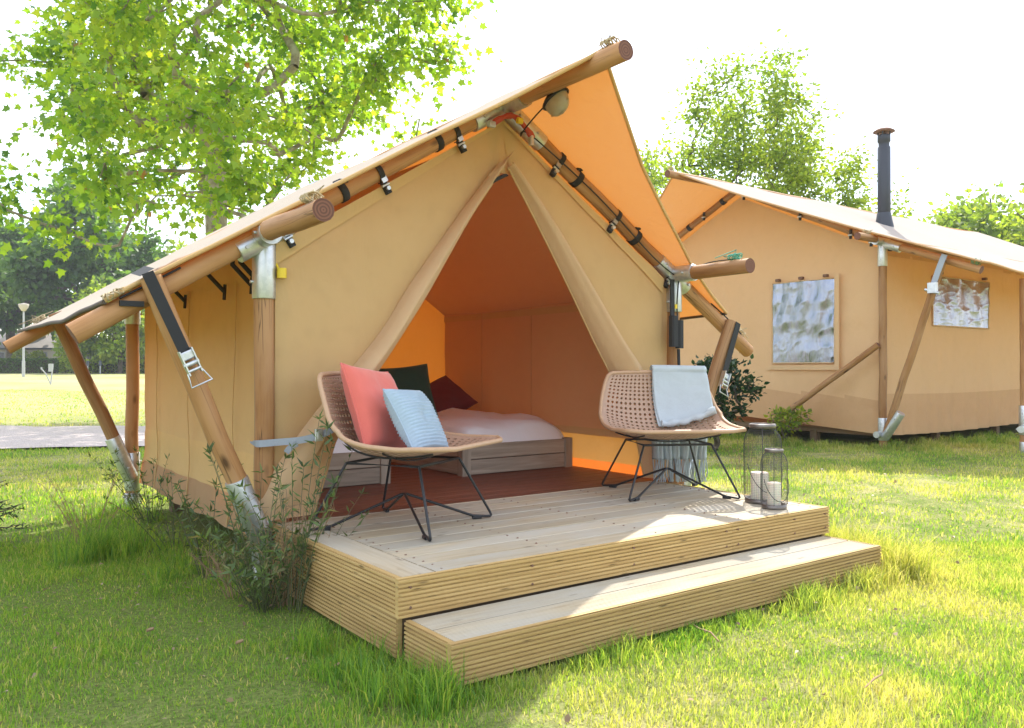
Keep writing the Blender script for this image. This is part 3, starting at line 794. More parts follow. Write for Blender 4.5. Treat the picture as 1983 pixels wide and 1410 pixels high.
for v_ in (.6, 1.25):
    mb = MB(); mb.box((.03, v_, .10), (DW-.03, v_+.045, DH-.03), 0); part(mb, 'deck_joist', 'beam_wood', deck)
mb = MB(); vv_ = .028
while vv_+BW < TF+.02:
    for u in (.22, .80, 1.40, 2.0, 2.62):
        for o_ in (.03, BW-.04): mb.tube([(u+random.gauss(0, .004), vv_+o_, DH-.004), (u, vv_+o_, DH+.0006)], .0055, 8)
    vv_ += BW
for u in (.05, .62, 1.2, 1.84, 1.93, 2.4, 2.68):
    for z in (.20, .275): mb.tube([(u, -.0015, z), (u, .01, z)], .0055, 8)
part(mb, 'screw_heads', 'rust', deck, kind='stuff')
SDp, SH = .335, .1565
step = thing('wooden_step', 'grooved timber step in long grass along the front of the deck', 'step', (1.35, -.17, 0))
S0, S1 = .02, 2.67
def tread(v0, v1, L0, L1, z, parent):
    n = 12; p = (v1-v0)/n; prof = [(v0, z-.026)]
    top = [(v0, z-.002)]
    for k in range(n): x = v0+k*p; top += [(x+p*.08, z), (x+p*.60, z), (x+p*.68, z-.0035), (x+p*.96, z-.0035)]
    top += [(v1, z-.002)]
    prof = [(v0, z-.026), (v1, z-.026)]+top[::-1]
    mb = MB(); mb.extrude(prof, 0, L0, L1); return part(mb, 'tread_board', 'deck_wood', parent)
tread(-SDp+.027, -SDp+.027+.148, S0+.03, S1, SH, step); tread(-SDp+.027+.154, -.004, S0+.03, S1, SH, step)
fascia(S0, S1, -SDp, SH-FH, step, name='riser_board')
fascia(-SDp+.027, -.004, S0+.001, SH-FH-.0, step, 1, name='side_board'); fascia(-SDp+.027, -.004, S1, SH-FH, step, 1, sgn=-1, name='side_board')

# ================================================================== beds
def bed(u0, u1, label):
    b = thing('low_bed', label, 'bed', ((u0+u1)/2, 3.3, .304), group=None)
    v0, v1 = 2.34, 4.24; z0, z1 = .304, .535
    def plank(a, c, name, ax): m = MB(); m.box(a, c, ax, bevel=.004); part(m, name, 'bed_wood', b)
    for k in range(2):
        za, zb = z0+.004+k*.113, z0+.112+k*.113
        plank((u0+.05, v0+.012, za), (u1-.05, v0+.035, zb), 'foot_plank', 0)
        plank((u0+.012, v0+.05, za), (u0+.035, v1-.05, zb), 'side_plank', 1)
        plank((u1-.035, v0+.05, za), (u1-.012, v1-.05, zb), 'side_plank', 1)
    for x in (u0, u1-.075):
        for y in (v0, v1-.075): plank((x, y, z0-.003), (x+.075, y+.075, z1), 'corner_post', 2)
    plank((u0+.04, v0+.04, .43), (u1-.04, v1-.04, .46), 'base_board', 1)
    mb = MB()          # mattress under a white duvet, soft at the edges
    n = 22
    def fn(s, t, top=True):
        x, y = 2*s-1, 2*t-1
        e = (max(0, 1-abs(x)**7)*max(0, 1-abs(y)**9))**.33
        uu = lerp(u0+.035, u1-.035, s)+.018*math.copysign(e, x)*abs(x)**4; vv = lerp(v0+.03, v1-.03, t)-.02*math.copysign(1, -y)*abs(y)**6*0
        puff = .035*float(fbm(s*3.2+u0, t*5, 2, 3))*e
        z = .50+(.195*e if top else 0)+puff*(1 if top else 0)
        return (uu, vv, z)
    mb.grid(lambda s, t: fn(s, t), n, 2*n, flip=True); mb.grid(lambda s, t: (lerp(u0+.035, u1-.035, s), lerp(v0+.03, v1-.03, t), .462 if 0 < s < 1 and 0 < t < 1 else .50), 4, 4)
    return b, mb
b1, m1 = bed(.10, 1.20, 'low bed of weathered planks behind the chair with the two cushions')
solo(m1, 'white_duvet', 'linen', 'white duvet on the plank bed behind the cushions', 'duvet', (.65, 3.3, .46))
b2, m2 = bed(1.78, 2.82, 'low bed of weathered planks by the glowing orange side wall')
solo(m2, 'white_duvet', 'linen', 'puffy white duvet on the bed by the orange side wall', 'duvet', (2.3, 3.3, .46))

# ================================================================== cushions
def cushion(name, label, mat, size, thick, M, ribs=0, piping=None, wr=.012, seed=0, parent=None):
    n = 30; s = size/2; mb = MB()
    def surf(sg):
        def fn(a, b):
            x, y = 2*a-1, 2*b-1
            px = s*x*(1-.07*(1-y*y)*abs(x)**3); py = s*y*(1-.07*(1-x*x)*abs(y)**3)
            e = max(0, (1-x*x))*max(0, (1-y*y)); h = thick/2*e**.34
            h += wr*float(fbm(x*1.7+seed, y*1.7, sg+seed, 3))*e**.5
            if ribs: h += .0055*math.sin(math.pi*ribs*y+.8*math.sin(x*3))*e**.15
            return tuple(M @ Vector((px, py, sg*h)))
        return fn
    mb.grid(surf(1), n, n if not ribs else 64, flip=True); mb.grid(surf(-1), n, n if not ribs else 64)
    P = []
    for k in range(4*16+1):
        q = k % 64; e, t = divmod(q, 16); t = t/16
        x, y = [(2*t-1, -1), (1, 2*t-1), (1-2*t, 1), (-1, 1-2*t)][e]
        P.append(M @ Vector((s*x*(1-.07*(1-y*y)), s*y*(1-.07*(1-x*x)), 0)))
    loc = M.translation
    o = thing(name, label, 'cushion', loc)
    part(mb, 'cover', mat, o)
    pm = MB(); pm.tube(P, .006 if not ribs else .004, 6); part(pm, 'piping', mat, o)
    return o

# ================================================================== rattan lounge chairs
PROF = [(-.345, .738), (-.330, .665), (-.300, .57), (-.245, .450), (-.15, .368), (.0, .340), (.16, .352), (.30, .385), (.41, .412)]
def shell(s, t, off=0.0):
    y, z = curve_at(PROF, s)
    wd = float(np.interp(s, [0, .04, .12, .3, .42, .6, .8, .93, 1], [.275, .305, .33, .375, .395, .40, .395, .355, .26]))
    y2, z2 = curve_at(PROF, min(s+.01, 1)); y1, z1 = curve_at(PROF, max(s-.01, 0))
    d = np.array([y2-y1, z2-z1]); d /= np.linalg.norm(d); nrm = np.array([-d[1], d[0]])     # points into the seat
    lift = float(np.interp(s, [0, .2, .45, .7, 1], [.045, .085, .115, .075, .0]))*abs(t)**2.2
    bow = -.03*(1-t*t)*max(0, (.15-s)/.15) + .05*(1-t*t)*max(0, (s-.85)/.15)*0
    y += nrm[0]*(lift+off); z += nrm[1]*(lift+off)+bow*-.5
    return Vector((wd*t, y, z))
def make_chair():
    ch = thing('rattan_chair', 'x', 'chair')
    NS, NTt = 30, 23
    V, F = [], []; idx = {}
    def vert(s, t, key):
        if key not in idx: idx[key] = len(V); V.append(tuple(shell(s, t)))
        return idx[key]
    for i in range(NS):
        for j in range(NTt):
            S = lambda a: (i+a)/NS
            T = lambda b: 2*(j+b)/NTt-1
            # outer octagon of points on the cell border and the round hole inside it
            bord = [(0, 0), (.5, 0), (1, 0), (1, .5), (1, 1), (.5, 1), (0, 1), (0, .5)]
            bi = [vert(S(a), T(b), (round(2*(i+a)), round(2*(j+b)))) for a, b in bord]
            if i in (0, NS-1) or j in (0, NTt-1):
                F.append(tuple(bi)); continue
            hi = []
            for a, b in bord:
                dx, dy = a-.5, b-.5; l = math.hypot(dx, dy); r = .285
                hi.append(len(V)); V.append(tuple(shell(S(.5+dx/l*r), T(.5+dy/l*r))))
            for k in range(8): F.append((bi[k], bi[(k+1) % 8], hi[(k+1) % 8], hi[k]))
    mb = MB(); mb.add(V, F, None, 0, False); sh = part(mb, 'woven_shell', 'rattan', ch, True); solidify(sh, .008)
    rim = [shell(0, t) for t in np.linspace(-1, 1, 20)]+[shell(s, 1) for s in np.linspace(0.02, 1, 40)]+[shell(1, t) for t in np.linspace(.9, -1, 20)]+[shell(s, -1) for s in np.linspace(.98, 0, 40)]
    mb = MB(); mb.tube(rim, .0125, 8); part(mb, 'rim', 'rattan_rim', ch, True)
    r = .0068
    mb = MB(); Q = [(-.21, -.20), (.21, -.20), (.21, .20), (-.21, .20), (-.21, -.20)]
    mb.tube([(x, y, .318) for x, y in Q], r, 8); part(mb, 'seat_ring', 'black_metal', ch, True)
    for sx in (-1, 1):      # cradle rods that carry the shell
        mb = MB(); mb.tube([shell(s, sx*.62, -.012) for s in np.linspace(.24, .86, 16)], .005, 6); part(mb, 'cradle_rod', 'black_metal', ch, True)
    mb = MB(); mb.tube([shell(.36, t, -.014) for t in np.linspace(-.9, .9, 14)], .005, 6); part(mb, 'cradle_rod', 'black_metal', ch, True)
    mb = MB(); mb.tube([shell(.70, t, -.014) for t in np.linspace(-.9, .9, 14)], .005, 6); part(mb, 'cradle_rod', 'black_metal', ch, True)
    for sx in (-1, 1):
        for sy in (-1, 1):
            fx, fy = sx*.335, sy*.325
            P = [(sx*.21, sy*.20, .318), (sx*.213, sy*.203, .312), (fx*.985, fy*.985, .032), (fx, fy, .014), (fx*.985, fy*.985, .009), (fx*.94, fy*.94, .010), (fx*.78, fy*.78, .018), (sx*.012, sy*.012, .150), (0, 0, .152)]
            mb = MB(); mb.tube(P, r, 8); lg = part(mb, 'leg', 'black_metal', ch, True)
            mb = MB(); M = Matrix.Rotation(math.atan2(fy, fx), 4, 'Z'); l = math.hypot(fx, fy)
            mb.box((l*.78, -.011, .0), (l*.88, .011, .016), 0, bevel=.003, M=M); part(mb, 'foot_pad', 'black_metal', lg, True)
    return ch
chair = make_chair()
def heading(fx, fy): return math.atan2(fy, fx)-math.pi/2
c1 = (.54, .945, DH); h1 = heading(.523, -.852)
chair.location = c1; chair.rotation_euler.z = h1
chair['label'] = 'tan woven rattan lounge chair on black rods holding a coral and a pale blue cushion'; chair['group'] = 'rattan chairs on the deck'
chairb = clone(chair); c2 = (2.37, .90, DH); h2 = heading(-.475, -.880)
chairb.location = c2; chairb.rotation_euler.z = h2
chairb['label'] = 'tan woven rattan lounge chair with a folded pale throw over its back'
def chM(c, h): return Matrix.Translation(c) @ Matrix.Rotation(h, 4, 'Z')
M1 = chM(c1, h1)
cushion('scatter_cushion', 'large plain coral cushion leaning against the back of a rattan chair', 'coral_fabric', .44, .16,
        M1 @ Matrix.Translation((.02, -.145, .575)) @ Matrix.Rotation(R(-6), 4, 'Y') @ Matrix.Rotation(R(-68), 4, 'X') @ Matrix.Scale(-1, 4, (0, 0, 1)), seed=1)
cushion('scatter_cushion', 'small ribbed pale blue cushion in front of the coral one', 'blue_fabric', .345, .14,
        M1 @ Matrix.Translation((.055, .10, .522)) @ Matrix.Rotation(R(-3), 4, 'Y') @ Matrix.Rotation(R(-59), 4, 'X') @ Matrix.Scale(-1, 4, (0, 0, 1)), ribs=20, seed=3)
cushion('scatter_cushion', 'dark green cushion standing on a bed inside the tent', 'green_fabric', .54, .16,
        Matrix.Translation((1.98, 3.60, .86)) @ Matrix.Rotation(R(-15), 4, 'Z') @ Matrix.Rotation(R(64), 4, 'X') @ Matrix.Rotation(R(5), 4, 'Z'), seed=5)
cushion('scatter_cushion', 'maroon cushion lying tilted on the bed by the side wall', 'maroon_fabric', .46, .17,
        Matrix.Translation((2.48, 3.78, .80)) @ Matrix.Rotation(R(-30), 4, 'Z') @ Matrix.Rotation(R(42), 4, 'X') @ Matrix.Rotation(R(38), 4, 'Z'), seed=7)

# folded throw over the second chair's back
M2 = chM(c2, h2)
throw = thing('folded_throw', 'pale blue grey fringed throw folded over the back of a rattan chair', 'blanket', c2, h2)
def throw_fn(layer):
    def fn(a, b):
        # a: from the seat up the inside of the back, over the rim, down behind; b: across
        x = lerp(-.355, -.005, b)+.012*float(vnoise(a*5, b*2, layer))*1.0
        if a < .42:
            s = lerp(.47, .0, a/.42); wd = .33; p = shell(s, max(-1, min(1, x/.36)), .020+.012*layer+.006*float(fbm(a*9, b*3, layer, 2)))
            y, z = p.y, p.z
        elif a < .5:
            q = (a-.42)/.08*math.pi; p = shell(0, max(-1, min(1, x/.33)), 0)
            y, z = p.y+math.cos(q)*(.03+.010*layer), p.z+math.sin(q)*(.03+.01*layer)+.004
        else:
            q = (a-.5)/.5; p = shell(0, max(-1, min(1, x/.33)), 0)
            y = p.y-.034-.01*layer-.05*q+.030*q*math.sin(b*38+2.5*math.sin(q*4+layer))+.016*float(vnoise(b*15, q*4))
            z = lerp(p.z, .16, q)
            x += -.05*q
        return (x, y, z)
    return fn
for ly in (0, 1):
    mb = MB(); mb.grid(throw_fn(ly), 70, 36)
    o = part(mb, 'cloth_layer', 'throw_fabric', throw, True); solidify(o, .006)
mb = MB(); e = throw_fn(1)        # the thick turned fold at its front end
mb.tube([Vector(e(0, i/20))+Vector((0, .006, .012+.004*math.sin(i))) for i in range(21)], [.020+.004*math.sin(i*1.3) for i in range(21)], 10); part(mb, 'turned_fold', 'throw_fabric', throw, True)
mb = MB()
for k in range(64):
    p = Vector(throw_fn(k % 2)(1, (k+.5)/64)); q = p+Vector((random.gauss(0, .008), random.gauss(-.004, .008), -.09)); r_ = q+Vector((random.gauss(0, .012), random.gauss(0, .012), -.062))
    mb.tube([p, q, r_], [.004, .0045, .003], 5)
part(mb, 'fringe', 'throw_fabric', throw, True, kind='stuff')

# ================================================================== lanterns and candles
def lantern(label, loc, h, r):
    L = thing('wire_lantern', label, 'lantern', loc, group=None)
    hb = .02
    prof = [(r*.93, hb), (r, hb+.015), (r, h*.74), (r*.98, h*.80), (r*.90, h*.86), (r*.76, h*.905), (r*.66, h*.93), (r*.64, h*.955)]
    mb = MB(); nW = 60
    pr = [np.array(p) for p in prof]
    for k in range(nW):
        a = 2*math.pi*k/nW; mb.tube([(p[0]*math.cos(a), p[0]*math.sin(a), p[1]) for p in pr], .00045, 3, False)
    zz = hb
    while zz < h*.95:
        rr = float(np.interp(zz, [p[1] for p in prof], [p[0] for p in prof]))
        mb.tube([(rr*math.cos(2*math.pi*k/30), rr*math.sin(2*math.pi*k/30), zz) for k in range(31)], .00045, 3, False); zz += .0095
    part(mb, 'wire_mesh', 'lantern_wire', L, True)
    mb = MB()
    for k in range(4):
        a = 2*math.pi*(k+.4)/4; mb.tube([(p[0]*1.01*math.cos(a), p[0]*1.01*math.sin(a), p[1]) for p in pr], .0018, 5, False)
    part(mb, 'frame_rod', 'lantern_wire', L, True)
    mb = MB(); mb.lathe([(0, .0), (r*.94, 0), (r*.97, .004), (r*.97, .026), (r*.90, .026), (r*.89, .008), (0, .008)], n=32); part(mb, 'base', 'lantern_metal', L, True)
    mb = MB(); mb.lathe([(r*.60, h*.945), (r*.70, h*.945), (r*.735, h*.965), (r*.735, h*.99), (r*.69, h), (r*.62, h), (r*.60, h*.985), (r*.60, h*.945)], n=32); part(mb, 'lid_ring', 'lantern_metal', L, True)
    mb = MB(); P = []
    for k in range(25):
        q = math.pi*k/24; P.append((math.cos(q)*r*1.02, -math.sin(q)*h*.16-.02, h*.50-math.sin(q)*h*.36))
    M = Matrix.Rotation(-YAW+R(12), 4, 'Z'); mb.tube([M @ Vector(p) for p in P], .0022, 6, False); part(mb, 'handle', 'lantern_wire', L, True)
    return L
lantern('tall dark wire mesh lantern standing behind a smaller one on the deck', (2.56, .33, DH), .455, .104)
lantern('small dark wire mesh lantern at the front edge of the deck', (2.43, .155, DH), .33, .070)
def candle(label, loc, h, r):
    o = thing('pillar_candle', label, 'candle', loc)
    mb = MB(); mb.lathe([(0, 0), (r*.97, 0), (r, .004), (r*1.0, h*.5), (r*.995, h-.006), (r*.96, h), (r*.85, h-.001), (r*.7, h-.006), (0, h-.008)], n=28); part(mb, 'wax_body', 'wax', o, True)
    mb = MB(); mb.tube([(0, 0, h-.01), (.001, 0, h+.006), (.004, .001, h+.013)], .0013, 5); part(mb, 'wick', 'black_strap', o, True)
candle('thick ivory pillar candle inside the tall wire lantern', (2.545, .34, DH+.0085), .165, .050)
candle('slimmer ivory pillar candle inside the small wire lantern', (2.43, .155, DH+.0085), .135, .037)

# ================================================================== lamp under the ridge and the power cable
lp = thing('bulkhead_lamp', 'oval lamp with black hood and clouded glass under the ridge pole', 'lamp', (RU+.06, .93, RZ-.03))
Ml = Matrix.Translation((RU+.07, .93, RZ-.075)) @ Matrix.Rotation(R(-24), 4, 'X') @ Matrix.Rotation(R(-12), 4, 'Y') @ Matrix.Scale(1.15, 4)
mb = MB()
def hood(a, b):
    th = 2*math.pi*a; ph = math.pi*.5*b; return tuple(Ml @ Vector((.05*math.cos(th)*math.cos(ph), .078*math.sin(th)*math.cos(ph), .022+.035*math.sin(ph))))
mb.grid(hood, 24, 6); mb.tube([Ml @ Vector((.052*math.cos(2*math.pi*k/24), .08*math.sin(2*math.pi*k/24), .018)) for k in range(25)], .009, 6); part(mb, 'hood', 'black_metal', lp)
mb = MB()
def glass(a, b):
    th = 2*math.pi*a; ph = math.pi*.5*b; return tuple(Ml @ Vector((.047*math.cos(th)*math.cos(ph)**.6, .074*math.sin(th)*math.cos(ph)**.6, .016-.075*math.sin(ph))))
mb.grid(glass, 24, 8, flip=True); part(mb, 'glass_bowl', 'frosted', lp)
mb = MB(); mb.tube([Ml @ Vector((.0, .0, -.062)), Ml @ Vector((0, 0, -.064))], .012, 8); mb.tube([Ml @ Vector((0, -.07, -.03)), Ml @ Vector((0, 0, -.066)), Ml @ Vector((0, .07, -.03))], .004, 6); part(mb, 'cage_bar', 'frosted', lp)
pc = thing('power_cable', 'black power cable with an inline plug box hanging down beside the tent post', 'cable', (TR-.02, TF-.08, .9))
def cpart(pts, r, name, n=24): m = MB(); m.tube([curve_at(pts, i/n) for i in range(n+1)], r, 7); part(m, name, 'black_strap', pc)
cpart([(RU+.05, .97, RZ-.06), (RU+.05, 1.12, RZ-.12), (RU+.06, 1.26, RZ-.19), (RU+.16, TF-.07, RZ-.17), (RU+.7, TF-.065, RZ-.47), (TR-.25, TF-.065, JZ+.1), (TR-.03, TF-.075, JZ-.02)], .0045, 'lamp_lead', 60)
cpart([(TR-.0, TF-.075, JZ+.02), (TR-.03, TF-.085, JZ-.10), (TR-.045, TF-.09, JZ-.22), (TR-.04, TF-.09, JZ-.30)], .005, 'drop_lead')
cpart([(TR-.03, TF-.09, 1.22), (TR-.025, TF-.09, 1.05), (TR-.02, TF-.085, .85), (TR-.03, TF-.085, .55), (TR-.02, TF-.07, .33)], .011, 'ground_lead')
mb = MB(); mb.box((TR-.115, TF-.12, 1.235), (TR-.055, TF-.07, 1.45), 2, bevel=.01); mb.box((TR-.058, TF-.125, 1.225), (TR-.005, TF-.075, 1.42), 2, bevel=.012); part(mb, 'plug_box', 'black_strap', pc)
mb = MB(); mb.box((TR-.115, TF-.10, 1.45), (TR-.075, TF-.085, 1.70), 2, bevel=.004); part(mb, 'hanger_strap', 'black_strap', pc)
mb = MB(); mb.tube([(TR-.06, TF-.09, 1.50), (TR-.06, TF-.09, 1.53)], .013, 8); part(mb, 'cable_clip', 'yellow_plastic', pc)

# ================================================================== second tent
GU, GV, GB = 9.10, 3.33, 8.13          # gable wall plane, near corner, far corner
GJ, GA, GC = 2.77, 3.88, 5.73
t2 = thing('safari_lodge_tent', 'larger sand canvas lodge tent with foil covered windows and a stove pipe', 'tent', (12, 5.7, 0))
GE = 17.0
def pole2(name, a, b, r=.052, seed=0): return pole(name, a, b, r, t2, seed, n=10)
sl = (GA-GJ)/(GC-GV)
EV, EZ = 2.06, 2.28
pole2('ridge_pole', (7.50, GC, GA+.05), (GE, GC, GA+.02), .055, 31)
pole2('rafter', (GU-.03, GC, GA), (GU-.03, GV, GJ), .052, 32); pole2('rafter', (GU-.03, GV, GJ), (GU-.03, EV, EZ), .05, 33)
pole2('rafter', (GU-.03, GC, GA), (GU-.03, GB, GJ), .052, 34); pole2('rafter', (GU-.03, GB, GJ), (GU-.03, GB+1.2, EZ), .05, 35)
pole2('eave_pole', (GU-.62, GV, GJ+.03), (GE, GV, GJ), .05, 36)
pole2('post', (GU-.02, GV, -.02), (GU-.02, GV, GJ), .052, 37); pole2('post', (GU-.02, GB, -.02), (GU-.02, GB, GJ), .052, 38)
pole2('strut', (GU-.09, 2.50, 2.42), (GU-.06, 3.26, .22), .048, 39)
pole2('brace', (GU-.09, GV+.02, 1.40), (GU-.30, 4.86, .30), .042, 40)
pole2('post', (10.25, 2.07, 0), (10.25, 2.07, 2.25), .052, 41)
def sl2(a, b, r=.062): sleeve(a, b, r, t2)
sl2((GU-.02, GV, .12), (GU-.02, GV, .42)); sl2((GU-.06, 3.28, .16), (GU-.075, 3.05, .50), .058); sl2((GU-.02, GV, GJ-.32), (GU-.02, GV, GJ+.03))
sl2((GU-.03, GV+.02, GJ+.01), (GU-.03, GV-.26, GJ-.11)); sl2((GU-.2, GV, GJ+.01), (GU+.1, GV, GJ+.01), .058)
sl2((10.25, 2.07, .22), (10.25, 2.07, .60)); sl2((10.25, 2.07, -.02), (10.25, 2.07, .13), .058)
sl2((10.17, 2.07, .30), (10.05, 2.03, .30), .045)
mb = MB(); mb.tube([(GU-.15, GV+.02, .2), (GU-.02, GV+.02, .2)], .045, 10); part(mb, 'anchor_stub', 'galvanised', t2)
def roof2(side):
    def fn(a, b):
        # a from ridge to eave, b along the ridge
        d = a*(GC-EV+.05); v = GC-side*d
        if d < GC-GV: z = GA+.10-sl*d
        else: z = GA+.10-sl*(GC-GV)-(d-(GC-GV))*(GJ-EZ)/(GV-EV)
        u0 = float(np.interp(d, [0, GC-GV, GC-EV+.1], [7.66, 8.78, 8.95]))
        u = lerp(u0, GE, b)
        for c0 in (9.1, 11.7, 14.3):
            if c0 <= u <= c0+2.6: z -= .05*math.sin(math.pi*(u-c0)/2.6)*(.4+.6*a)
        if u < GU: z -= .04*math.sin(math.pi*a)*(GU-u)
        z += .015*float(fbm(u*.8, v*.8, side, 2))
        return (u, v, z)
    mb = MB(); mb.grid(fn, 34, 70, flip=side < 0); o = part(mb, 'roof_canvas', 'canvas_far_roof', t2)
    h = MB(); h.tube(hem(fn, 0), .014, 6); part(h, 'edge_hem', 'canvas_far_low', o)
    h = MB(); h.tube([Vector(fn(1, i/40)) for i in range(41)], .016, 6); part(h, 'edge_hem', 'canvas_far_low', o)
roof2(1); roof2(-1)
def band2(z): return 1 if z < .66 else 0
def g_top(v): return GJ-.10+(GC-GV-abs(v-GC))*sl
mb = MB()
def gable(a, b):
    v = lerp(GV+.06, GB-.06, a); z0 = .19+.14*max(0, min(1, (v-GV)/2.2)); z = lerp(z0, g_top(v), b)
    x = GU+.05-(.006 if z < .66 else 0)-.05*math.sin(math.pi*b)*math.sin(math.pi*a)*.5+fold(v*.6, z, 2.2)-max(0, .5-z)*.05
    return (x, v, z)
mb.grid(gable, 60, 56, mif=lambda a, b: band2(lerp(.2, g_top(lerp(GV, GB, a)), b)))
gw = part(mb, 'gable_wall', ['canvas_far', 'canvas_far_low'], t2)
mb = MB()
def sw2(a, b):
    u = lerp(GU+.03, 16.4, a); z = lerp(.18-.03*math.sin(math.pi*min(1, a*1.8)), GJ-.12, b)
    rip = .022*math.sin(u*17+.6*math.sin(u*3))*max(0, (1.1-z))
    return (u, GV+.05+fold(u*.7, z, 2.0)+rip-(.006 if z < .66 else 0), z)
mb.grid(sw2, 200, 44, flip=True, mif=lambda a, b: band2(lerp(.1, GJ-.12, b))); part(mb, 'side_wall', ['canvas_far', 'canvas_far_low'], t2)
mb = MB(); mb.grid(lambda a, b: (lerp(GU, 16.4, a), GV+.04-.0*b, lerp(GJ-.16, GJ+.03, b)), 30, 2, flip=True); part(mb, 'wall_valance', 'canvas_far_low', t2)
mb = MB(); mb.grid(lambda a, b: (16.4, lerp(GV+.05, GB, a), lerp(.1, 2.6, b)), 12, 8); part(mb, 'end_wall', 'canvas_far', t2)
mb = MB(); mb.grid(lambda a, b: (lerp(GU+.03, 16.4, a), GB-.05, lerp(.1, GJ-.1, b)), 12, 8); part(mb, 'side_wall', 'canvas_far', t2)
# foil covered windows
def foil_window(fn, n=70, m=70):
    mb = MB(); mb.grid(fn, n, m, smooth=True); o = part(mb, 'window_foil', 'foil', t2)
    h = MB(); P = [Vector(fn(a, b)) for a, b in [(x, 0) for x in np.linspace(0, 1, 12)]+[(1, x) for x in np.linspace(0, 1, 12)]+[(x, 1) for x in np.linspace(1, 0, 12)]+[(0, x) for x in np.linspace(1, 0, 12)]]
    h.tube(P, .010, 5); part(h, 'window_hem', 'canvas_far', o); return o
def crum(a, b, s):
    rid = 1-abs(float(fbm(a*4+s+b*1.5, b*3-a, s, 2))); rid2 = 1-abs(float(fbm(a*9-b*4, b*9+s, s+3, 2)))
    return -.005*rid**3-.002*rid2**4+.011*math.sin(a*23+1.8*math.sin(b*4+s)+1.2*float(vnoise(a*3, b*2, s)))*(.3+.7*b)
gwx = lambda v, z: gable((v-GV-.06)/(GB-GV-.12), (z-.2)/(g_top(v)-.2))[0]
f1 = foil_window(lambda a, b: (gwx(lerp(5.09, 4.07, a), lerp(1.16, 2.36, b))-.02+crum(a, b, 1), lerp(5.09, 4.07, a), lerp(1.16, 2.36, b)-.02*a*0))
mb = MB()
for (va, vb, za, zb) in ((5.20, 3.98, 1.06, 1.13), (4.05, 3.98, 1.13, 2.42)):
    mb.box((GU-.012, min(va, vb), za), (GU-.004, max(va, vb), zb))
part(mb, 'window_border', 'canvas_far', t2)
f2 = foil_window(lambda a, b: (lerp(10.48, 12.15, a), sw2((lerp(10.4, 12.15, a)-GU-.03)/7.27, .6)[1]-.02+1.2*crum(a, b, 5), lerp(1.70, 2.42, b)))
for x, y, z in ((GU-.02, 4.98, 2.40), (GU-.02, 4.58, 2.40), (GU-.02, 4.18, 2.40), (11.95, GV-.01, 2.46), (10.6, GV-.01, 2.46)):
    mb = MB(); mb.box((x-.03, y-.03, z-.02), (x+.03, y+.03, z+.02), bevel=.008); part(mb, 'window_toggle', 'rust', t2)
# hardware along the gable
def hw(p, t=.05):
    mb = MB(); mb.tube([Vector(p)+Vector((-.055, 0, .03)), Vector(p)+Vector((-.06, 0, -.10))], .022, 7); o = part(mb, 'canvas_clamp', 'black_strap', t2)
    g = MB(); g.tube([Vector(p)+Vector((-.07, -.03, -.05)), Vector(p)+Vector((-.07, .03, -.05))], .014, 7); part(g, 'clamp_screw', 'galvanised', o)
for v in (5.55, 4.55, 3.75, 3.45, 6.35, 7.1): hw((GU-.03, v, GA-abs(v-GC)*sl))
for v in (6.0, 6.7): 
    mb = MB(); z = GA-abs(v-GC)*sl; mb.tube([(GU-.03, v-.03, z+.014), (GU-.03, v+.03, z-.014)], .058, 10); part(mb, 'hook_and_loop_band', 'black_strap', t2)
for u in (9.30, 9.34): hw((u, GV, GJ))
s2 = strap([(GU-.155, 2.44, 2.50), (GU-.155, 2.50, 2.36), (GU-.15, 2.58, 2.15)], .075, .006, 'ratchet_strap', 'grey_strap', t2, nrm=(-1, 0, 0), n=8)
mb = MB(); mb.box((GU-.19, 2.53, 2.03), (GU-.13, 2.65, 2.16), 2, bevel=.01); mb.tube([(GU-.17, 2.50, 2.02), (GU-.17, 2.68, 2.08)], .02, 8); part(mb, 'ratchet_buckle', 'galvanised', s2)
coil((GU-.03, 2.12, EZ+.09), (0, 1, .4), 5, .06, t2, 'green_rope', 11); coil((GU-.4, GV, GJ+.09), (1, 0, 0), 5, .04, t2, 'rope', 12); coil((7.58, GC, GA+.12), (1, 0, 0), 4, .03, t2, 'rope', 13)
# piers, joists and stove pipe
for u, v in ((GU+.1, 4.42), (GU+.15, 5.9), (12.7, GV+.15), (10.9, GV+.2)):
    mb = MB(); mb.box((u, v, -.05), (u+.10, v+.10, .18), 2); part(mb, 'floor_pier', 'beam_wood', t2)
mb = MB(); mb.box((GU+.12, GV+.15, .16), (16.3, GB-.1, .24), 0); part(mb, 'floor_slab', 'beam_wood', t2)
mb = MB(); px, py = 11.17, 4.5
mb.lathe([(.0, 3.1), (.100, 3.1), (.100, 4.62), (.085, 4.63), (.085, 4.70), (.100, 4.71), (.100, 4.80), (.09, 4.82), (0, 4.82)], (px, py, 0), 20); sp = part(mb, 'stove_pipe', 'stove_pipe', t2)
mb = MB(); mb.lathe([(.155, 3.24), (.145, 3.36), (.118, 3.48), (.108, 3.56), (.100, 3.57)], (px, py, 0), 20); part(mb, 'pipe_collar', 'stove_pipe', sp)
mb = MB(); mb.lathe([(0, 4.94), (.10, 4.92), (.165, 4.88), (.165, 4.865), (0, 4.865)], (px, py, 0), 20); part(mb, 'rain_cap', 'rust', sp)
mb = MB()
for k in range(4): a = k*math.pi/2+.3; mb.tube([(px+.09*math.cos(a), py+.09*math.sin(a), 4.78), (px+.09*math.cos(a), py+.09*math.sin(a), 4.88)], .012, 6)
part(mb, 'cap_stay', 'stove_pipe', sp)

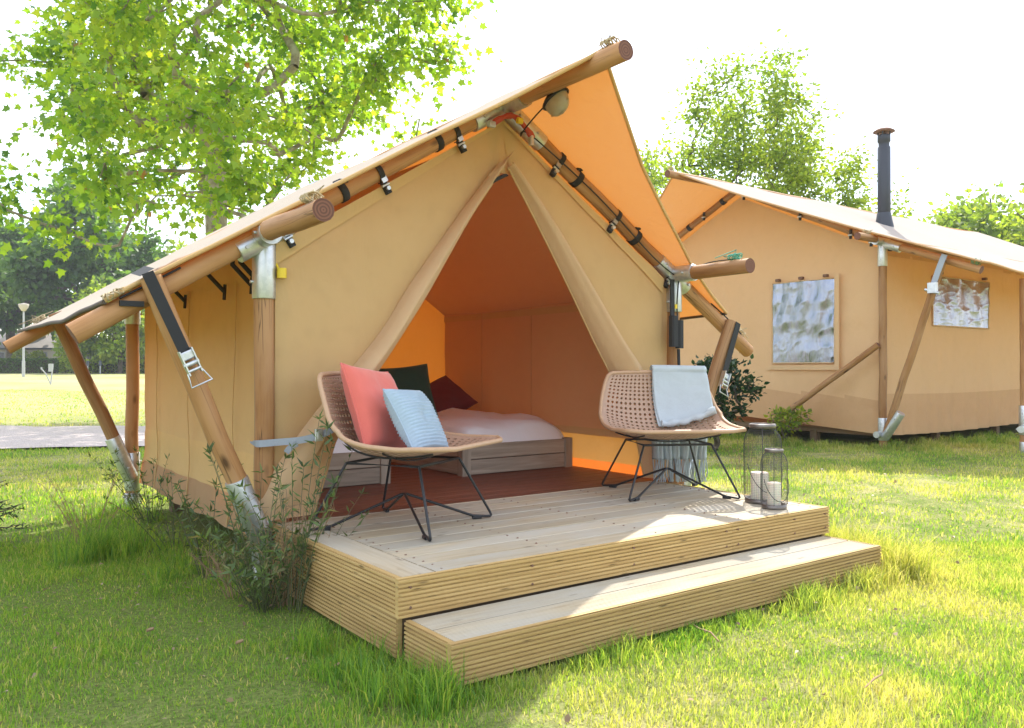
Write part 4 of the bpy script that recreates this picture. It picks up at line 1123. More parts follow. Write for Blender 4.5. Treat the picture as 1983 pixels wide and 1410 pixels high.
# ================================================================== trees
LEAF5 = np.array([(0, 0), (.16, .10), (.46, .08), (.30, .32), (.50, .58), (.22, .60), (.0, 1.0), (-.22, .60), (-.50, .58), (-.30, .32), (-.46, .08), (-.16, .10)], float)
LEAF1 = np.array([(0, 0), (.30, .35), (.26, .65), (0, 1.0), (-.26, .65), (-.30, .35)], float)
NARROW = np.array([(0, 0), (.11, .35), (0, 1.0), (-.11, .35)], float)
def leaves_mesh(name, P, D, size, shape, mat, seed, flat=.5, curl=.18, rnd=None):
    "P leaf bases, D outward directions, size per leaf"
    r = np.random.default_rng(seed); n = len(P); k = len(shape)
    Y = D+r.normal(0, .5, (n, 3)); Y[:, 2] -= .25; Y /= np.linalg.norm(Y, axis=1)[:, None]
    N = r.normal(0, 1, (n, 3))*(1-flat)+np.array([0, 0, 1])*flat*1.6; X = np.cross(Y, N); X /= np.linalg.norm(X, axis=1)[:, None]+1e-9
    Z = np.cross(X, Y); s = size[:, None, None]
    sx, sy = shape[:, 0][None, :, None], shape[:, 1][None, :, None]
    V = P[:, None, :]+s*(X[:, None, :]*sx+Y[:, None, :]*sy+Z[:, None, :]*(curl*np.abs(sx)*2-curl*sy**2))
    F = np.arange(n*k).reshape(n, k); rv = np.repeat(r.random(n) if rnd is None else rnd, k)
    return np_mesh(name, V.reshape(-1, 3), F, mat, rv)
def grow(base, trunk_top, targets, lean=(0, 0), pull=.55):
    "trunk, then each target joined to the nearest wood, sorted outward from the fork"
    nodes = [np.array(base, float)]; par = [-1]
    n = 8
    for i in range(1, n+1):
        t = i/n; nodes.append(lerp(np.array(base, float), np.array(trunk_top, float), t)+np.array([math.sin(t*5)*.03, math.cos(t*4)*.03, 0])); par.append(len(nodes)-2)
    top = np.array(trunk_top, float)
    tips = []
    order = np.argsort(np.linalg.norm(targets-top, axis=1))
    low = n//2+2
    for q in order:
        T = targets[q]; A = np.array(nodes); d = np.linalg.norm(A-T, axis=1)
        back = np.linalg.norm(A-top, axis=1); out = np.linalg.norm(T-top)
        cost = d+np.where(A[:, 2] > T[2]+.3, .8*(A[:, 2]-T[2]), 0)+np.where(back > out, 2, 0); cost[:low] += 50
        j = int(np.argmin(cost)); a = A[j]; L = d[j]; m = max(2, int(L/.35)); prev = j
        pd = a-A[par[j]] if par[j] >= 0 else np.array([0, 0, 1.]); pd = pd/(np.linalg.norm(pd)+1e-9)
        c1_ = a+(pd*.6+np.array([0, 0, .25]))*L*.33
        for i in range(1, m+1):
            t = i/m; p = (1-t)**2*a+2*(1-t)*t*c1_+t*t*T+rng.normal(0, .012*L**.5, 3)*(t < 1)
            nodes.append(p); par.append(prev); prev = len(nodes)-1
        tips.append(prev)
    return np.array(nodes), np.array(par), tips
def wood_mesh(name, nodes, par, r0, tip_r, mat, expo=1.95, minr=.0):
    n = len(nodes); w = np.zeros(n); kids = np.bincount(par[par >= 0], minlength=n)
    w[kids == 0] = 1
    for i in range(n-1, 0, -1): w[par[i]] += w[i] if True else 0
    rad = np.maximum((w/w[0])**(1/expo)*r0, tip_r)
    mb_v, mb_f, = [], []
    for i in range(1, n):
        p = par[i]; ra, rb = min(rad[p], rad[i]*1.25), rad[i]
        if rb < minr: continue
        a, b = nodes[p], nodes[i]; d = b-a; L = np.linalg.norm(d)
        if L < 1e-5: continue
        d /= L; k = 10 if rb > .08 else (6 if rb > .02 else 4)
        x = np.cross(d, (0, 0, 1) if abs(d[2]) < .9 else (1, 0, 0)); x /= np.linalg.norm(x); y = np.cross(d, x)
        ang = np.arange(k)*2*math.pi/k; ring = np.cos(ang)[:, None]*x+np.sin(ang)[:, None]*y; o = len(mb_v)
        mb_v += list(a-d*ra*.15+ring*ra)+list(b+d*rb*.25+ring*rb)
        mb_f += [(o+q, o+(q+1) % k, o+k+(q+1) % k, o+k+q) for q in range(k)]
    me = np_mesh(name, np.array(mb_v), np.array(mb_f), mat, smooth=True); return me, rad
def put(me, name, parent=None, loc=(0, 0, 0), kind=None):
    o = bpy.data.objects.new(name, me); C.objects.link(o); o.location = loc
    if parent is not None: o.parent = parent; o.location = -wloc(parent)
    if kind: o['kind'] = kind
    return o
def blob_targets(n, centre, radii, seed, hollow=.35, floor=None, lumps=7, lump_r=.45):
    r = np.random.default_rng(seed); out = []
    C_ = []
    for k in range(lumps):
        d = r.normal(0, 1, 3); d /= np.linalg.norm(d); C_.append(d*(.5+.25*r.random()))
    C_.append(np.zeros(3)); C_ = np.array(C_)
    while len(out) < n:
        p = r.uniform(-1, 1, 3)*1.12
        dd = np.min(np.linalg.norm(C_-p, axis=1)/np.array([lump_r]*lumps+[.72]))
        if dd > 1 or (np.linalg.norm(p) < hollow and r.random() < .75): continue
        q = np.array(centre)+p*np.array(radii)
        if floor is not None and q[2] < floor+.4*r.random(): continue
        out.append(q)
    return np.array(out)
def tree(name, label, base, trunk_top, targets, r0, leaf_mat, bark, nleaf, lsize, shape, spread, seed, group=None, minr=0.004, tip_r=.004, flat=.5, clear=None):
    nodes, par, tips = grow(base, trunk_top, targets)
    root = thing(name, label, 'tree', base, group=group)
    me, rad = wood_mesh('trunk', nodes, par, r0, tip_r, bark, minr=minr); put(me, 'trunk', root)
    r = np.random.default_rng(seed)
    # leaves along the outer wood, thickest near the tips
    fine = np.where(rad <= max(r0*.15, float(np.quantile(rad, .7))))[0]; fine = fine[fine > 8]
    wgt = 1/(rad[fine]+r0*.02); wgt /= wgt.sum()
    pick = r.choice(fine, nleaf, p=wgt); t = r.random(nleaf)[:, None]
    P = nodes[pick]*t+nodes[par[pick]]*(1-t); off = r.normal(0, 1, (nleaf, 3))*np.array([1, 1, .75]); P = P+off*spread*r.random((nleaf, 1))**.6
    cen = targets.mean(0); D = P-cen; D /= np.linalg.norm(D, axis=1)[:, None]; D = D*.4+off/np.linalg.norm(off, axis=1)[:, None]
    if clear:
        bx = np.array(base); keep = ~((np.hypot(P[:, 0]-bx[0], P[:, 1]-bx[1]) < clear[0]) & (P[:, 2] < clear[1])) | (r.random(nleaf) < .06); P, D = P[keep], D[keep]; nleaf = len(P)
    size = lsize*r.uniform(.55, 1.2, nleaf)
    rn = np.clip(.5+.28*fbm(P[:, 0]*.7/spread*.3, P[:, 1]*.7/spread*.3, P[:, 2]*.7/spread*.3, 2)+r.normal(0, .22, nleaf), 0, 1)
    rn = np.where(r.random(nleaf) < .004, 1.0, np.minimum(rn, .97))
    put(leaves_mesh('crown', P, D, size, shape, leaf_mat, seed, flat, rnd=rn), 'crown', root, kind='stuff')
    return root
# the plane tree behind the tent
pb = np.array(cw(-6.1, 17.0)); pb[2] = -.05
targ = np.vstack([blob_targets(330, (pb[0], pb[1], 7.9), (5.0, 5.0, 4.6), 3, .25, 3.2, 9, .42),
                  np.array([cw(-6.1+dx, 17+df, z) for dx, df, z in ((-4.2, -1.2, 5.0), (-4.7, -.5, 4.4), (-3.2, -1.8, 4.0), (1.6, -.6, 3.6), (2.6, .3, 3.9), (3.4, -.6, 4.3), (3.9, .3, 5.0), (4.2, .0, 6.2), (4.5, .2, 7.4), (-1.3, -1.4, 3.4), (-5.3, .2, 6.2), (-5.0, -.3, 7.3), (2.1, 1.5, 3.3), (-.9, 1.2, 3.3), (.9, -1.5, 3.3))])])
targ = targ[~((np.hypot(targ[:, 0]-pb[0], targ[:, 1]-pb[1]) < 1.7) & (targ[:, 2] < 5.6))]
tree('plane_tree', 'tall broad leafed tree with a pale mottled trunk standing behind the open tent', pb, tuple(pb+np.array([.05, 0, 5.6])), targ, .215, 'plane_leaf', 'plane_bark', 31000, .172, LEAF5, .50, 11, tip_r=.006, flat=.35, clear=(2.6, 5.5))
# the upright tree behind the lodge tent
b2_ = np.array(cw(7.6, 28.0)); b2_[2] = ground_z(b2_[0], b2_[1])-.05
rr_ = np.random.default_rng(21); tg = []
for k in range(30):
    x = -4.2+8.2*(k+.5)/30+rr_.normal(0, .3); f_ = rr_.uniform(-2.2, 2.2); topz = 11.3-2.6*(abs(x-.3)/3.6)**1.6*1.6+rr_.normal(0, .5)
    for z in np.arange(3.4+abs(x)*.45, topz, .62): tg.append(cw(7.7+x*1.12*(.55+.45*min(1, z/7))+rr_.normal(0, .22), 28+f_*(.6+.4*z/12)+rr_.normal(0, .25), z+rr_.normal(0, .15)))
tg = np.vstack([np.array(tg), blob_targets(150, cw(7.6, 28, 6.0), (4.3, 2.6, 3.6), 23, .1, 3.2, 6, .55)])
tree('poplar_tree', 'upright yellow green tree with a ragged top behind the lodge tent', b2_, tuple(b2_+np.array([0, 0, 4.0])), np.array(tg), .15, 'poplar_leaf', 'dark_bark', 32000, .165, LEAF1, .46, 22, minr=.008, flat=.25, tip_r=.009)
# trees beyond the field and behind the lodge
def far_tree(r_, f_, h, wd, label, seed, mat='far_leaf', nl=3600, ls=.42, cz=None, group='trees beyond the field', name='field_tree'):
    b = np.array(cw(r_, f_)); b[2] = ground_z(b[0], b[1])-.1
    T = blob_targets(120, (b[0], b[1], b[2]+h*.58), (wd/2, wd/2, h*.44), seed, .3, b[2]+h*.13, 8, .45)
    tree(name, label, b, tuple(b+np.array([0, 0, h*.34])), T, h*.024, mat, 'dark_bark', nl, ls, LEAF1, wd*.075, seed, group, minr=.02, flat=.3)
K = 1605.28
far_tree((20-991.5)/K*78, 78, 16.2, 12, 'big round topped deciduous tree beyond the field, over the grey roofed house', 41, nl=9500, ls=.6)
far_tree((150-991.5)/K*72, 72, 15.5, 10.5, 'dark bushy tree with a bare lower trunk beside the flat roofed house', 42, nl=9500, ls=.6)
far_tree((275-991.5)/K*80, 80, 14.5, 11, 'mid green tree beyond the field, rising over the flat roofed house', 43, nl=9500, ls=.6)
far_tree((400-991.5)/K*74, 74, 12.5, 9, 'loose pale green tree beyond the field, half hidden by the plane trunk', 44, 'poplar_leaf', 7500, .48)
far_tree((232-991.5)/K*66, 66, 7.4, 7.0, 'small bright green tree growing against the flat roofed house', 45, 'poplar_leaf', 6500, .42)
far_tree((-90-991.5)/K*74, 74, 15, 12, 'deciduous tree beyond the field, outermost of the row over the grey roof', 46, nl=9500, ls=.6)
far_tree((145-991.5)/K*64, 64, 4.2, 3.0, 'little rounded tree between the two houses', 47, 'poplar_leaf', 2200, .26)
far_tree((560-991.5)/K*82, 82, 12, 11, 'rounded tree in the row beyond the field, past the plane tree', 49, nl=9500, ls=.6)
far_tree((1990-991.5)/K*48, 48, 12.8, 12, 'rounded green tree behind the lodge roof at the end of its ridge', 51, 'poplar_leaf', 13000, .42, group='trees behind the lodge')
far_tree((1870-991.5)/K*52, 52, 11.4, 10.5, 'low spreading green tree behind the lodge stove pipe', 52, 'poplar_leaf', 11000, .42, group='trees behind the lodge')
far_tree((1262-991.5)/K*36, 36, 10.4, 5.0, 'slim pale tree seen in the gap between the two tents', 53, 'poplar_leaf', 6500, .22, group='trees behind the lodge')

# ================================================================== hedges, houses, lamp post, marker posts over the field
def gz(p): return float(ground_z(p[0], p[1]))
def leafy_box(name, label, r0_, r1_, f0, f1, h, mat, n, ls, seed, cat='hedge', round_=0.0, grp=None):
    b = np.array(cw((r0_+r1_)/2, (f0+f1)/2)); b[2] = gz(b)
    root = thing(name, label, cat, b, group=grp); r = np.random.default_rng(seed)
    U = r.random((n, 3)); face = r.integers(0, 3, n); 
    U[face == 0, 1] = 0.0+.06*r.random((face == 0).sum()); U[face == 1, 2] = 1-.05*r.random((face == 1).sum()); U[face == 2, 0] = np.round(U[face == 2, 0])
    x = lerp(r0_, r1_, U[:, 0]); f = lerp(f0, f1, U[:, 1]); z = U[:, 2]*h
    if round_:
        q = r.normal(0, 1, (n, 3)); q /= np.linalg.norm(q, axis=1)[:, None]; q *= (.82+.18*r.random((n, 1)))*(1+.12*fbm(q[:, 0]*2, q[:, 1]*2, q[:, 2]*2+seed, 2))[:, None]
        x = (r0_+r1_)/2+q[:, 0]*(r1_-r0_)/2; f = (f0+f1)/2+q[:, 1]*(f1-f0)/2; z = np.maximum(.03, h*.48+q[:, 2]*h*.52)
    c, s = math.cos(YAW), math.sin(YAW)
    P = np.stack([CAM[0]+x*c+f*s, CAM[1]-x*s+f*c, b[2]+z], 1); D = r.normal(0, 1, (n, 3)); D[:, 2] += .4; D /= np.linalg.norm(D, axis=1)[:, None]
    put(leaves_mesh('foliage', P, D, ls*r.uniform(.6, 1.2, n), LEAF1, mat, seed, .2), 'foliage', root, kind='stuff')
    mb = MB()
    if not round_:
        cs = [Vector(cw(x_, f_)) for x_, f_ in ((r0_+.1, f0+.12), (r1_-.1, f0+.12), (r1_-.1, f1-.1), (r0_+.1, f1-.1))]
        vs_ = [(p.x, p.y, b[2]-.1) for p in cs]+[(p.x, p.y, b[2]+h-.08) for p in cs]
        mb.add(vs_, [(0, 1, 5, 4), (1, 2, 6, 5), (2, 3, 7, 6), (3, 0, 4, 7), (4, 5, 6, 7)]); part(mb, 'twig_core', 'soil', root)
    else:
        for k in range(7):
            a = k*.9; mb.tube([b, b+np.array([.1*math.cos(a)*h, .1*math.sin(a)*h, h*.35]), b+np.array([.24*math.cos(a)*h, .24*math.sin(a)*h, h*.7])], [.03*h, .02*h, .008*h], 5)
        part(mb, 'stem', 'dark_bark', root)
    return root
def px(x, f): return (x-991.5)/K*f
leafy_box('trimmed_hedge', 'square trimmed dark green hedge in front of the grey roofed house', px(-60, 68), px(114, 68), 68, 69.3, 1.15, 'hedge_leaf', 5200, .16, 61)
leafy_box('trimmed_hedge', 'looser light green hedge in front of the flat roofed house', px(116, 67), px(300, 67), 67, 68.4, 1.05, 'poplar_leaf', 5200, .18, 62)
leafy_box('golden_shrub', 'round yellow green shrub showing over the dark hedge, under the grey roof', px(12, 70), px(44, 70), 70, 72, 2.1, 'yellow_leaf', 1500, .16, 63, 'shrub', 1)
leafy_box('golden_shrub', 'wide yellow green shrub showing over the dark hedge beside the lamp post', px(46, 70), px(76, 70), 70, 72, 1.95, 'yellow_leaf', 1500, .16, 64, 'shrub', 1)
def house(label, r0_, r1_, f, hw_, hr, flat, wallm, wins, doorx):
    b = np.array(cw((r0_+r1_)/2, f+3)); b[2] = gz(b)-.1
    M = Matrix.Translation(Vector(b)) @ Matrix.Rotation(-YAW, 4, 'Z')     # local x to the right, y away
    H = thing('bungalow', label, 'house', b); L = (r1_-r0_)/2
    def P(mb, name, mat, parent=None): return part(mb, name, mat, parent or H)
    mb = MB(); mb.box((-L, -3, 0), (L, 3, hw_), 0, M=M); P(mb, 'wall', wallm)
    if flat:
        mb = MB(); mb.box((-L-.3, -3.35, hw_), (L+.3, 3.3, hw_+.32), 0, M=M); P(mb, 'roof', 'house_trim')
    else:
        mb = MB(); v_ = [(-L-.4, -3.5, hw_-.1), (L+.4, -3.5, hw_-.1), (L+.4, 3.5, hw_-.1), (-L-.4, 3.5, hw_-.1), (-L-.4, 0, hr), (L+.4, 0, hr)]
        mb.add([M @ Vector(p) for p in v_], [(0, 1, 5, 4), (2, 3, 4, 5), (0, 4, 3), (1, 2, 5), (0, 3, 2, 1)]); ro = P(mb, 'roof', 'house_roof')
        mb = MB(); mb.box((L*.3, -1.2, hr-.7), (L*.3+.6, -.6, hr+.3), 2, M=M); P(mb, 'chimney', 'house_wall', ro)
        mb = MB(); mb.box((-L-.4, -3.56, hw_-.2), (L+.4, -3.5, hw_-.04), 0, M=M); P(mb, 'gutter', 'house_trim', ro)
    for (x0, x1, z0, z1) in wins:
        mb = MB()
        for q in ((x0, x0+.07, z0, z1), (x1-.07, x1, z0, z1), (x0+.07, x1-.07, z0, z0+.07), (x0+.07, x1-.07, z1-.07, z1)): mb.box((q[0], -3.06, q[2]), (q[1], -2.99, q[3]), M=M)
        wn = P(mb, 'window', 'post_grey'); mb = MB(); mb.box((x0+.07, -3.02, z0+.07), (x1-.07, -3.004, z1-.07), M=M); P(mb, 'pane', 'window_glass', wn)
    mb = MB(); mb.box((doorx, -3.05, .05), (doorx+.95, -3.002, 2.1), M=M); d = P(mb, 'door', 'house_wood'); mb = MB(); mb.box((doorx+.1, -3.1, 1.0), (doorx+.14, -3.05, 1.12), M=M); P(mb, 'door_handle', 'post_grey', d)
house('low bungalow with a shallow grey pitched roof beyond the field', px(-40, 80), px(108, 80), 80, 2.5, 4.1, False, 'house_wall', [(-2.6, -1.2, .9, 2.1), (-.4, .6, .9, 2.1), (1.4, 2.9, .9, 2.1)], -3.4)
house('low bungalow with a flat dark roof edge and ochre boarding beyond the field', px(150, 80), px(330, 80), 80, 3.0, 3, True, 'house_wood', [(-3.6, -2.2, .9, 2.2), (-1.2, .2, 1.0, 2.2), (1.6, 3.0, 1.0, 2.2)], .5)
lb = np.array(cw(px(45.5, 52), 52)); lb[2] = gz(lb)
lpst = thing('street_lamp', 'pale grey lamp post with a wide drum head standing in the field', 'street lamp', lb)
mb = MB(); mb.tube([lb-np.array([0, 0, .1]), lb+np.array([0, 0, 1.0])], .095, 10); mb.tube([lb+np.array([0, 0, 1.0]), lb+np.array([0, 0, 4.2])], [.07, .05], 10); part(mb, 'pole', 'post_grey', lpst)
mb = MB(); mb.lathe([(.0, 4.1), (.12, 4.12), (.26, 4.35), (.30, 4.50), (.30, 4.56), (0, 4.62)], lb, 16); part(mb, 'lamp_head', 'house_wall', lpst)
def marker(x, f, h, label, lean=0, tap=False):
    b = np.array(cw(px(x, f), f)); b[2] = gz(b); o = thing('pitch_post', label, 'post', b)
    mb = MB(); mb.tube([b-np.array([0, 0, .05]), b+np.array([lean*.1, 0, h])], .035, 7); part(mb, 'stake', 'post_grey', o)
    mb = MB(); mb.box((b[0]-.09, b[1]-.07, b[2]+h*.62), (b[0]+.09, b[1]+.07, b[2]+h), 2, bevel=.02); part(mb, 'socket_box', 'house_trim' if not tap else 'post_grey', o)
marker(98, 40, 1.0, 'short grey hook up post standing out in the field', 1, True)
marker(170, 62, 1.0, 'dark hook up post against the light hedge, beside the tent strut'); marker(194, 62, 1.0, 'dark hook up post against the light hedge, nearest the tent corner post')
mb = MB(); b = np.array(cw(px(91, 40.2), 40.2)); b[2] = gz(b)
mb.tube([b+np.array([-.22, .0, .72]), b+np.array([-.05, 0, .5]), b+np.array([.16, .02, .0])], .03, 7); mb.tube([b+np.array([-.23, 0, .70]), b+np.array([-.24, 0, .82])], .04, 7)
solo(mb, 'leaning_stake', 'post_grey', 'thin white stake leaning against the hook up post in the field', 'stake', tuple(b))

# ================================================================== shrubs and weeds close by
def bush(name, label, base, h, wd, n, mat, ls, seed, shape=LEAF1):
    T = blob_targets(90, (base[0], base[1], h*.55), (wd/2, wd/2, h*.5), seed, .2, .08, 7, .5)
    nodes, par, tips = grow(base, (base[0], base[1], h*.18), T); root = thing(name, label, 'bush', base)
    me, rad = wood_mesh('stem', nodes, par, .035*h, .003, 'dark_bark'); put(me, 'stem', root); r = np.random.default_rng(seed)
    pick = r.integers(9, len(nodes), n); P = nodes[pick]+r.normal(0, wd*.055, (n, 3)); P[:, 2] = np.maximum(P[:, 2], .04); D = P-np.array([base[0], base[1], h*.4]); D /= np.linalg.norm(D, axis=1)[:, None]
    put(leaves_mesh('foliage', P, D, ls*r.uniform(.6, 1.2, n), shape, mat, seed, .4), 'foliage', root, kind='stuff')
bush('laurel_bush', 'dark glossy evergreen bush between the two tents', cw(2.70, 11.0), 1.16, 1.05, 2600, 'laurel_leaf', .075, 71)
bush('young_shrub', 'small light green shrub at the foot of the lodge wall brace', (8.72, 4.62, 0), .55, .65, 420, 'poplar_leaf', .075, 72)
def weed(label, base, n, h, spread, seed, mat='weed_leaf', leaf=.050, stalk=.0024, dry=.0, lean=(0, 0), name='weed_clump', droop=.15, leaf_gap=.030):
    r = np.random.default_rng(seed); root = thing(name, label, 'weed', base); mb = MB(); P, D = [], []
    for k in range(n):
        a = r.uniform(0, 2*math.pi); rad_ = spread*r.random()**.6; hh = h*r.uniform(.45, 1.0)
        b = np.array([base[0]+.28*rad_*math.cos(a), base[1]+.28*rad_*math.sin(a), 0.0])
        t = b+np.array([rad_*math.cos(a)*1.1+lean[0]*hh, rad_*math.sin(a)*1.1+lean[1]*hh, hh])
        m = lerp(b, t, .5)+np.array([-.12*rad_*math.cos(a), -.12*rad_*math.sin(a), hh*.12])
        pts = [(1-q)**2*b+2*q*(1-q)*m+q*q*t for q in np.linspace(0, 1, 8)]
        mb.tube(pts, list(np.linspace(stalk, stalk*.4, 8)), 4, False)
        if r.random() > dry:
            q = .15+.1*r.random()
            while q < 1.0:
                p = (1-q)**2*b+2*q*(1-q)*m+q*q*t; az = r.uniform(0, 2*math.pi)
                P.append(p); D.append((math.cos(az)*.8, math.sin(az)*.8, 1.1-droop)); q += leaf_gap/hh*r.uniform(.6, 1.5)
            for _ in range(5): P.append(t); D.append((r.normal(0, .4), r.normal(0, .4), 1))
        else:
            for q in np.linspace(.5, 1, 5):
                p = (1-q)**2*b+2*q*(1-q)*m+q*q*t
                for _ in range(2): e = p+r.normal(0, 1, 3)*np.array([.03, .03, .035]); mb.tube([p, e], [.0014, .0008], 3, False)
    part(mb, 'stalk', 'weed_stem' if dry < .5 else 'dry_stem', root)
    if P:
        P, D = np.array(P), np.array(D); put(leaves_mesh('foliage', P, D, leaf*r.uniform(.5, 1.25, len(P)), NARROW*np.array([1.05, 1]), mat, seed, .3, .2), 'foliage', root, kind='stuff')
mat_plain('weed_stem', (.085, .10, .04), .7); mat_plain('dry_stem', (.30, .20, .11), .9)
weed('tall leafy green weeds growing at the corner of deck and tent wall', (-.16, 1.08, 0), 14, .74, .22, 81, lean=(-.10, .1))
weed('tall leafy weeds pushing up beside the tied back door cloth', (-.05, .88, 0), 16, .86, .22, 82, lean=(.12, .05))
weed('tangle of dry brown stalks against the deck corner', (-.06, .98, 0), 26, .56, .20, 83, dry=1.0, lean=(.08, .0))
weed('thin green weeds along the canvas wall behind the near strut', (-.18, 1.75, 0), 9, .60, .28, 84, lean=(-.05, 0))
weed('low green weeds under the middle of the canvas wall', (-.16, 2.5, 0), 9, .42, .3, 85)
weed('pale green weeds at the foot of the back tent post', (-.06, 3.55, 0), 16, .52, .3, 86)
weed('dark leafy weeds spreading low in front of the strut foot', (-.16, .98, 0), 46, .36, .22, 87, leaf=.055)
weed('dry trampled stalks on the ground by the weeds', (-.20, 1.25, 0), 16, .26, .18, 88, dry=1.0)
weed('a few dry seed stalks standing beside the deck behind the throw', (3.2, .95, 0), 12, .62, .22, 89, dry=1.0)
def spruce(label, base, h, seed):
    root = thing('spruce_sapling', label, 'conifer', base); r = np.random.default_rng(seed); mb = MB(); P, D = [], []
    mb.tube([base, (base[0], base[1], h)], [.03, .006], 7)
    for z in np.arange(.10, h, .05):
        for k in range(5):
            a = r.uniform(0, 2*math.pi); L = (h-z)*.58*r.uniform(.8, 1.1)+.04
            p0 = np.array([base[0], base[1], z]); d = np.array([math.cos(a), math.sin(a), -.08]); mb.tube([p0, p0+d*L*.6, p0+d*L+np.array([0, 0, .03])], [.006, .004, .002], 4, False)
            for q in np.linspace(.12, 1, int(L/.008)):
                p = p0+d*L*q; P.append(p); D.append(np.array([d[0]*.7-d[1]*r.choice((-1, 1))*.9, d[1]*.7+d[0]*r.choice((-1, 1))*.9, r.normal(.15, .3)]))
    part(mb, 'trunk', 'dark_bark', root); P, D = np.array(P), np.array(D)
    put(leaves_mesh('needles', P, D, .045*r.uniform(.6, 1.2, len(P)), NARROW*np.array([.9, 1]), 'spruce_needle', seed, .3, .1), 'needles', root, kind='stuff')
sb_ = cw(-3.17, 4.9); spruce('young dark conifer on the lawn, its tips reaching over the grass', sb_, .62, 91)

# ================================================================== grass
def in_rect(x, y, a, b, c, d): return (x > a) & (x < b) & (y > c) & (y < d)
def path_dist(x, y):
    Q = np.array([curve_at(PATH, t)[:2] for t in np.linspace(0, 1, 120)]); d = np.full(len(x), 1e9)
    for q in Q: d = np.minimum(d, np.hypot(x-q[0], y-q[1]))
    return d
def blades(name, x, y, h, wd, seed, lean=.5, rnd=None):
    r = np.random.default_rng(seed); n = len(x); a = r.uniform(0, 2*math.pi, n); b = r.uniform(0, 2*math.pi, n)
    z = ground_z(x, y)-.012; l = h*lean*r.random(n)**.7
    ux, uy = np.cos(a)*wd/2, np.sin(a)*wd/2; lx, ly = np.cos(b)*l, np.sin(b)*l
    V = np.empty((n, 5, 3)); 
    V[:, 0] = np.stack([x-ux, y-uy, z], 1); V[:, 1] = np.stack([x+ux, y+uy, z], 1)
    V[:, 2] = np.stack([x+ux*.8+lx*.35, y+uy*.8+ly*.35, z+h*.6], 1); V[:, 3] = np.stack([x-ux*.8+lx*.35, y-uy*.8+ly*.35, z+h*.6], 1)
    V[:, 4] = np.stack([x+lx, y+ly, z+h*np.sqrt(np.maximum(.1, 1-(l/h)**2*.6))], 1)
    i = np.arange(n)*5; T = np.concatenate([np.stack([i, i+1, i+2], 1), np.stack([i, i+2, i+3], 1), np.stack([i+3, i+2, i+4], 1)])
    rv = np.repeat(r.random(n) if rnd is None else rnd, 5)
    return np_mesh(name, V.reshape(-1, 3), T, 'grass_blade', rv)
def lawn_points(n, f0, f1, margin, seed):
    r = np.random.default_rng(seed); f = np.sqrt(r.uniform(f0*f0, f1*f1, n)); s = r.uniform(-1, 1, n)*(f*.62*1.12+margin)
    c, q = math.cos(YAW), math.sin(YAW); x = CAM[0]+s*c+f*q; y = CAM[1]-s*q+f*c
    k = ~in_rect(x, y, -.0, DW, 0, TF) & ~in_rect(x, y, .10, 2.83, TF, TB-.1) & ~in_rect(x, y, S0, S1, -SDp, 0) & ~in_rect(x, y, GU+.1, 16.4, GV+.15, GB) & (path_dist(x, y) > 1.9)
    return x[k], y[k], f[k], r
def lawn(n, f0, f1, hh, wd, margin, seed):
    x, y, f, r = lawn_points(n, f0, f1, margin, seed)
    cl = fbm(x*2.3, y*2.3, 1, 3); bare = fbm(x*.9+5, y*.9, 2, 3)
    keep = r.random(len(x)) < np.clip(.85-.55*np.maximum(0, bare-.25), .15, 1); x, y, cl, f = x[keep], y[keep], cl[keep], f[keep]
    h = hh*np.clip(.75+.45*cl, .3, 1.7)*r.uniform(.5, 1.25, len(x)); 
    under = in_rect(x, y, -.1, 2.9, TF, TB); h = np.where(under, h*.4, h)
    rn = np.clip(r.random(len(x))*.75+.12*cl+.12, 0, 1); rn = np.where(r.random(len(x)) < .10, .96+.04*r.random(len(x)), rn)
    o = put(blades('grass', x, y, h, wd*r.uniform(.6, 1.3, len(x)), seed, .75, rn), 'grass', kind='stuff'); tag(o, 'short patchy mown lawn grass around the deck', 'grass'); return o
g1 = lawn(300000, 1.7, 5.2, .040, .0040, 1.4, 101)
g2 = lawn(190000, 5.2, 14, .048, .0080, 1.5, 102); g2['label'] = 'short lawn grass reaching from the tents to the gravel track'
g3 = lawn(50000, 14, 34, .055, .022, 3, 103); g3['label'] = 'dry pale grass on the open field beyond the track'
# long grass along the step and deck, and loose tufts
def tufts(spots, seed, label, per=60, base_h=.2, wd=.0042):
    r = np.random.default_rng(seed); X, Y, H = [], [], []
    for (x, y, s, h) in spots:
        n = int(per*s); X.append(x+r.normal(0, .045*s**.5, n)); Y.append(y+r.normal(0, .045*s**.5, n)); H.append(h*r.uniform(.35, 1.1, n))
    X, Y, H = map(np.concatenate, (X, Y, H))
    k = ~in_rect(X, Y, -.01, DW+.01, -.01, TF) & ~in_rect(X, Y, S0-.01, S1+.01, -SDp-.01, 0); X, Y, H = X[k], Y[k], H[k]
    o = put(blades('grass', X, Y, H, wd*r.uniform(.6, 1.3, len(X)), seed, .8, np.clip(r.random(len(X))*.9, 0, .9)), 'grass', kind='stuff'); tag(o, label, 'grass')
r = np.random.default_rng(5); sp_ = []
for k in range(120):
    u = r.uniform(.0, 2.95); sp_.append((u, -SDp-.03-abs(r.normal(0, .05)), r.uniform(.25, .9), .06+.13*max(0, float(vnoise(u*2.6, 4)))+(.07 if u > 2.2 else 0)))
for k in range(40): sp_.append((S1+.08+abs(r.normal(0, .12)), r.uniform(-.5, .25), r.uniform(.6, 1.4), r.uniform(.16, .30)))
for k in range(26): sp_.append((r.uniform(-.24, -.03), r.uniform(-.38, .42), r.uniform(.3, .9), r.uniform(.08, .19)))
for k in range(26): sp_.append((r.uniform(-.12, .02)+.0, r.uniform(-.42, -.2), r.uniform(.3, .8), r.uniform(.08, .18)))
tufts(sp_, 105, 'long bright grass growing up along the step and deck edge')
sp_ = []
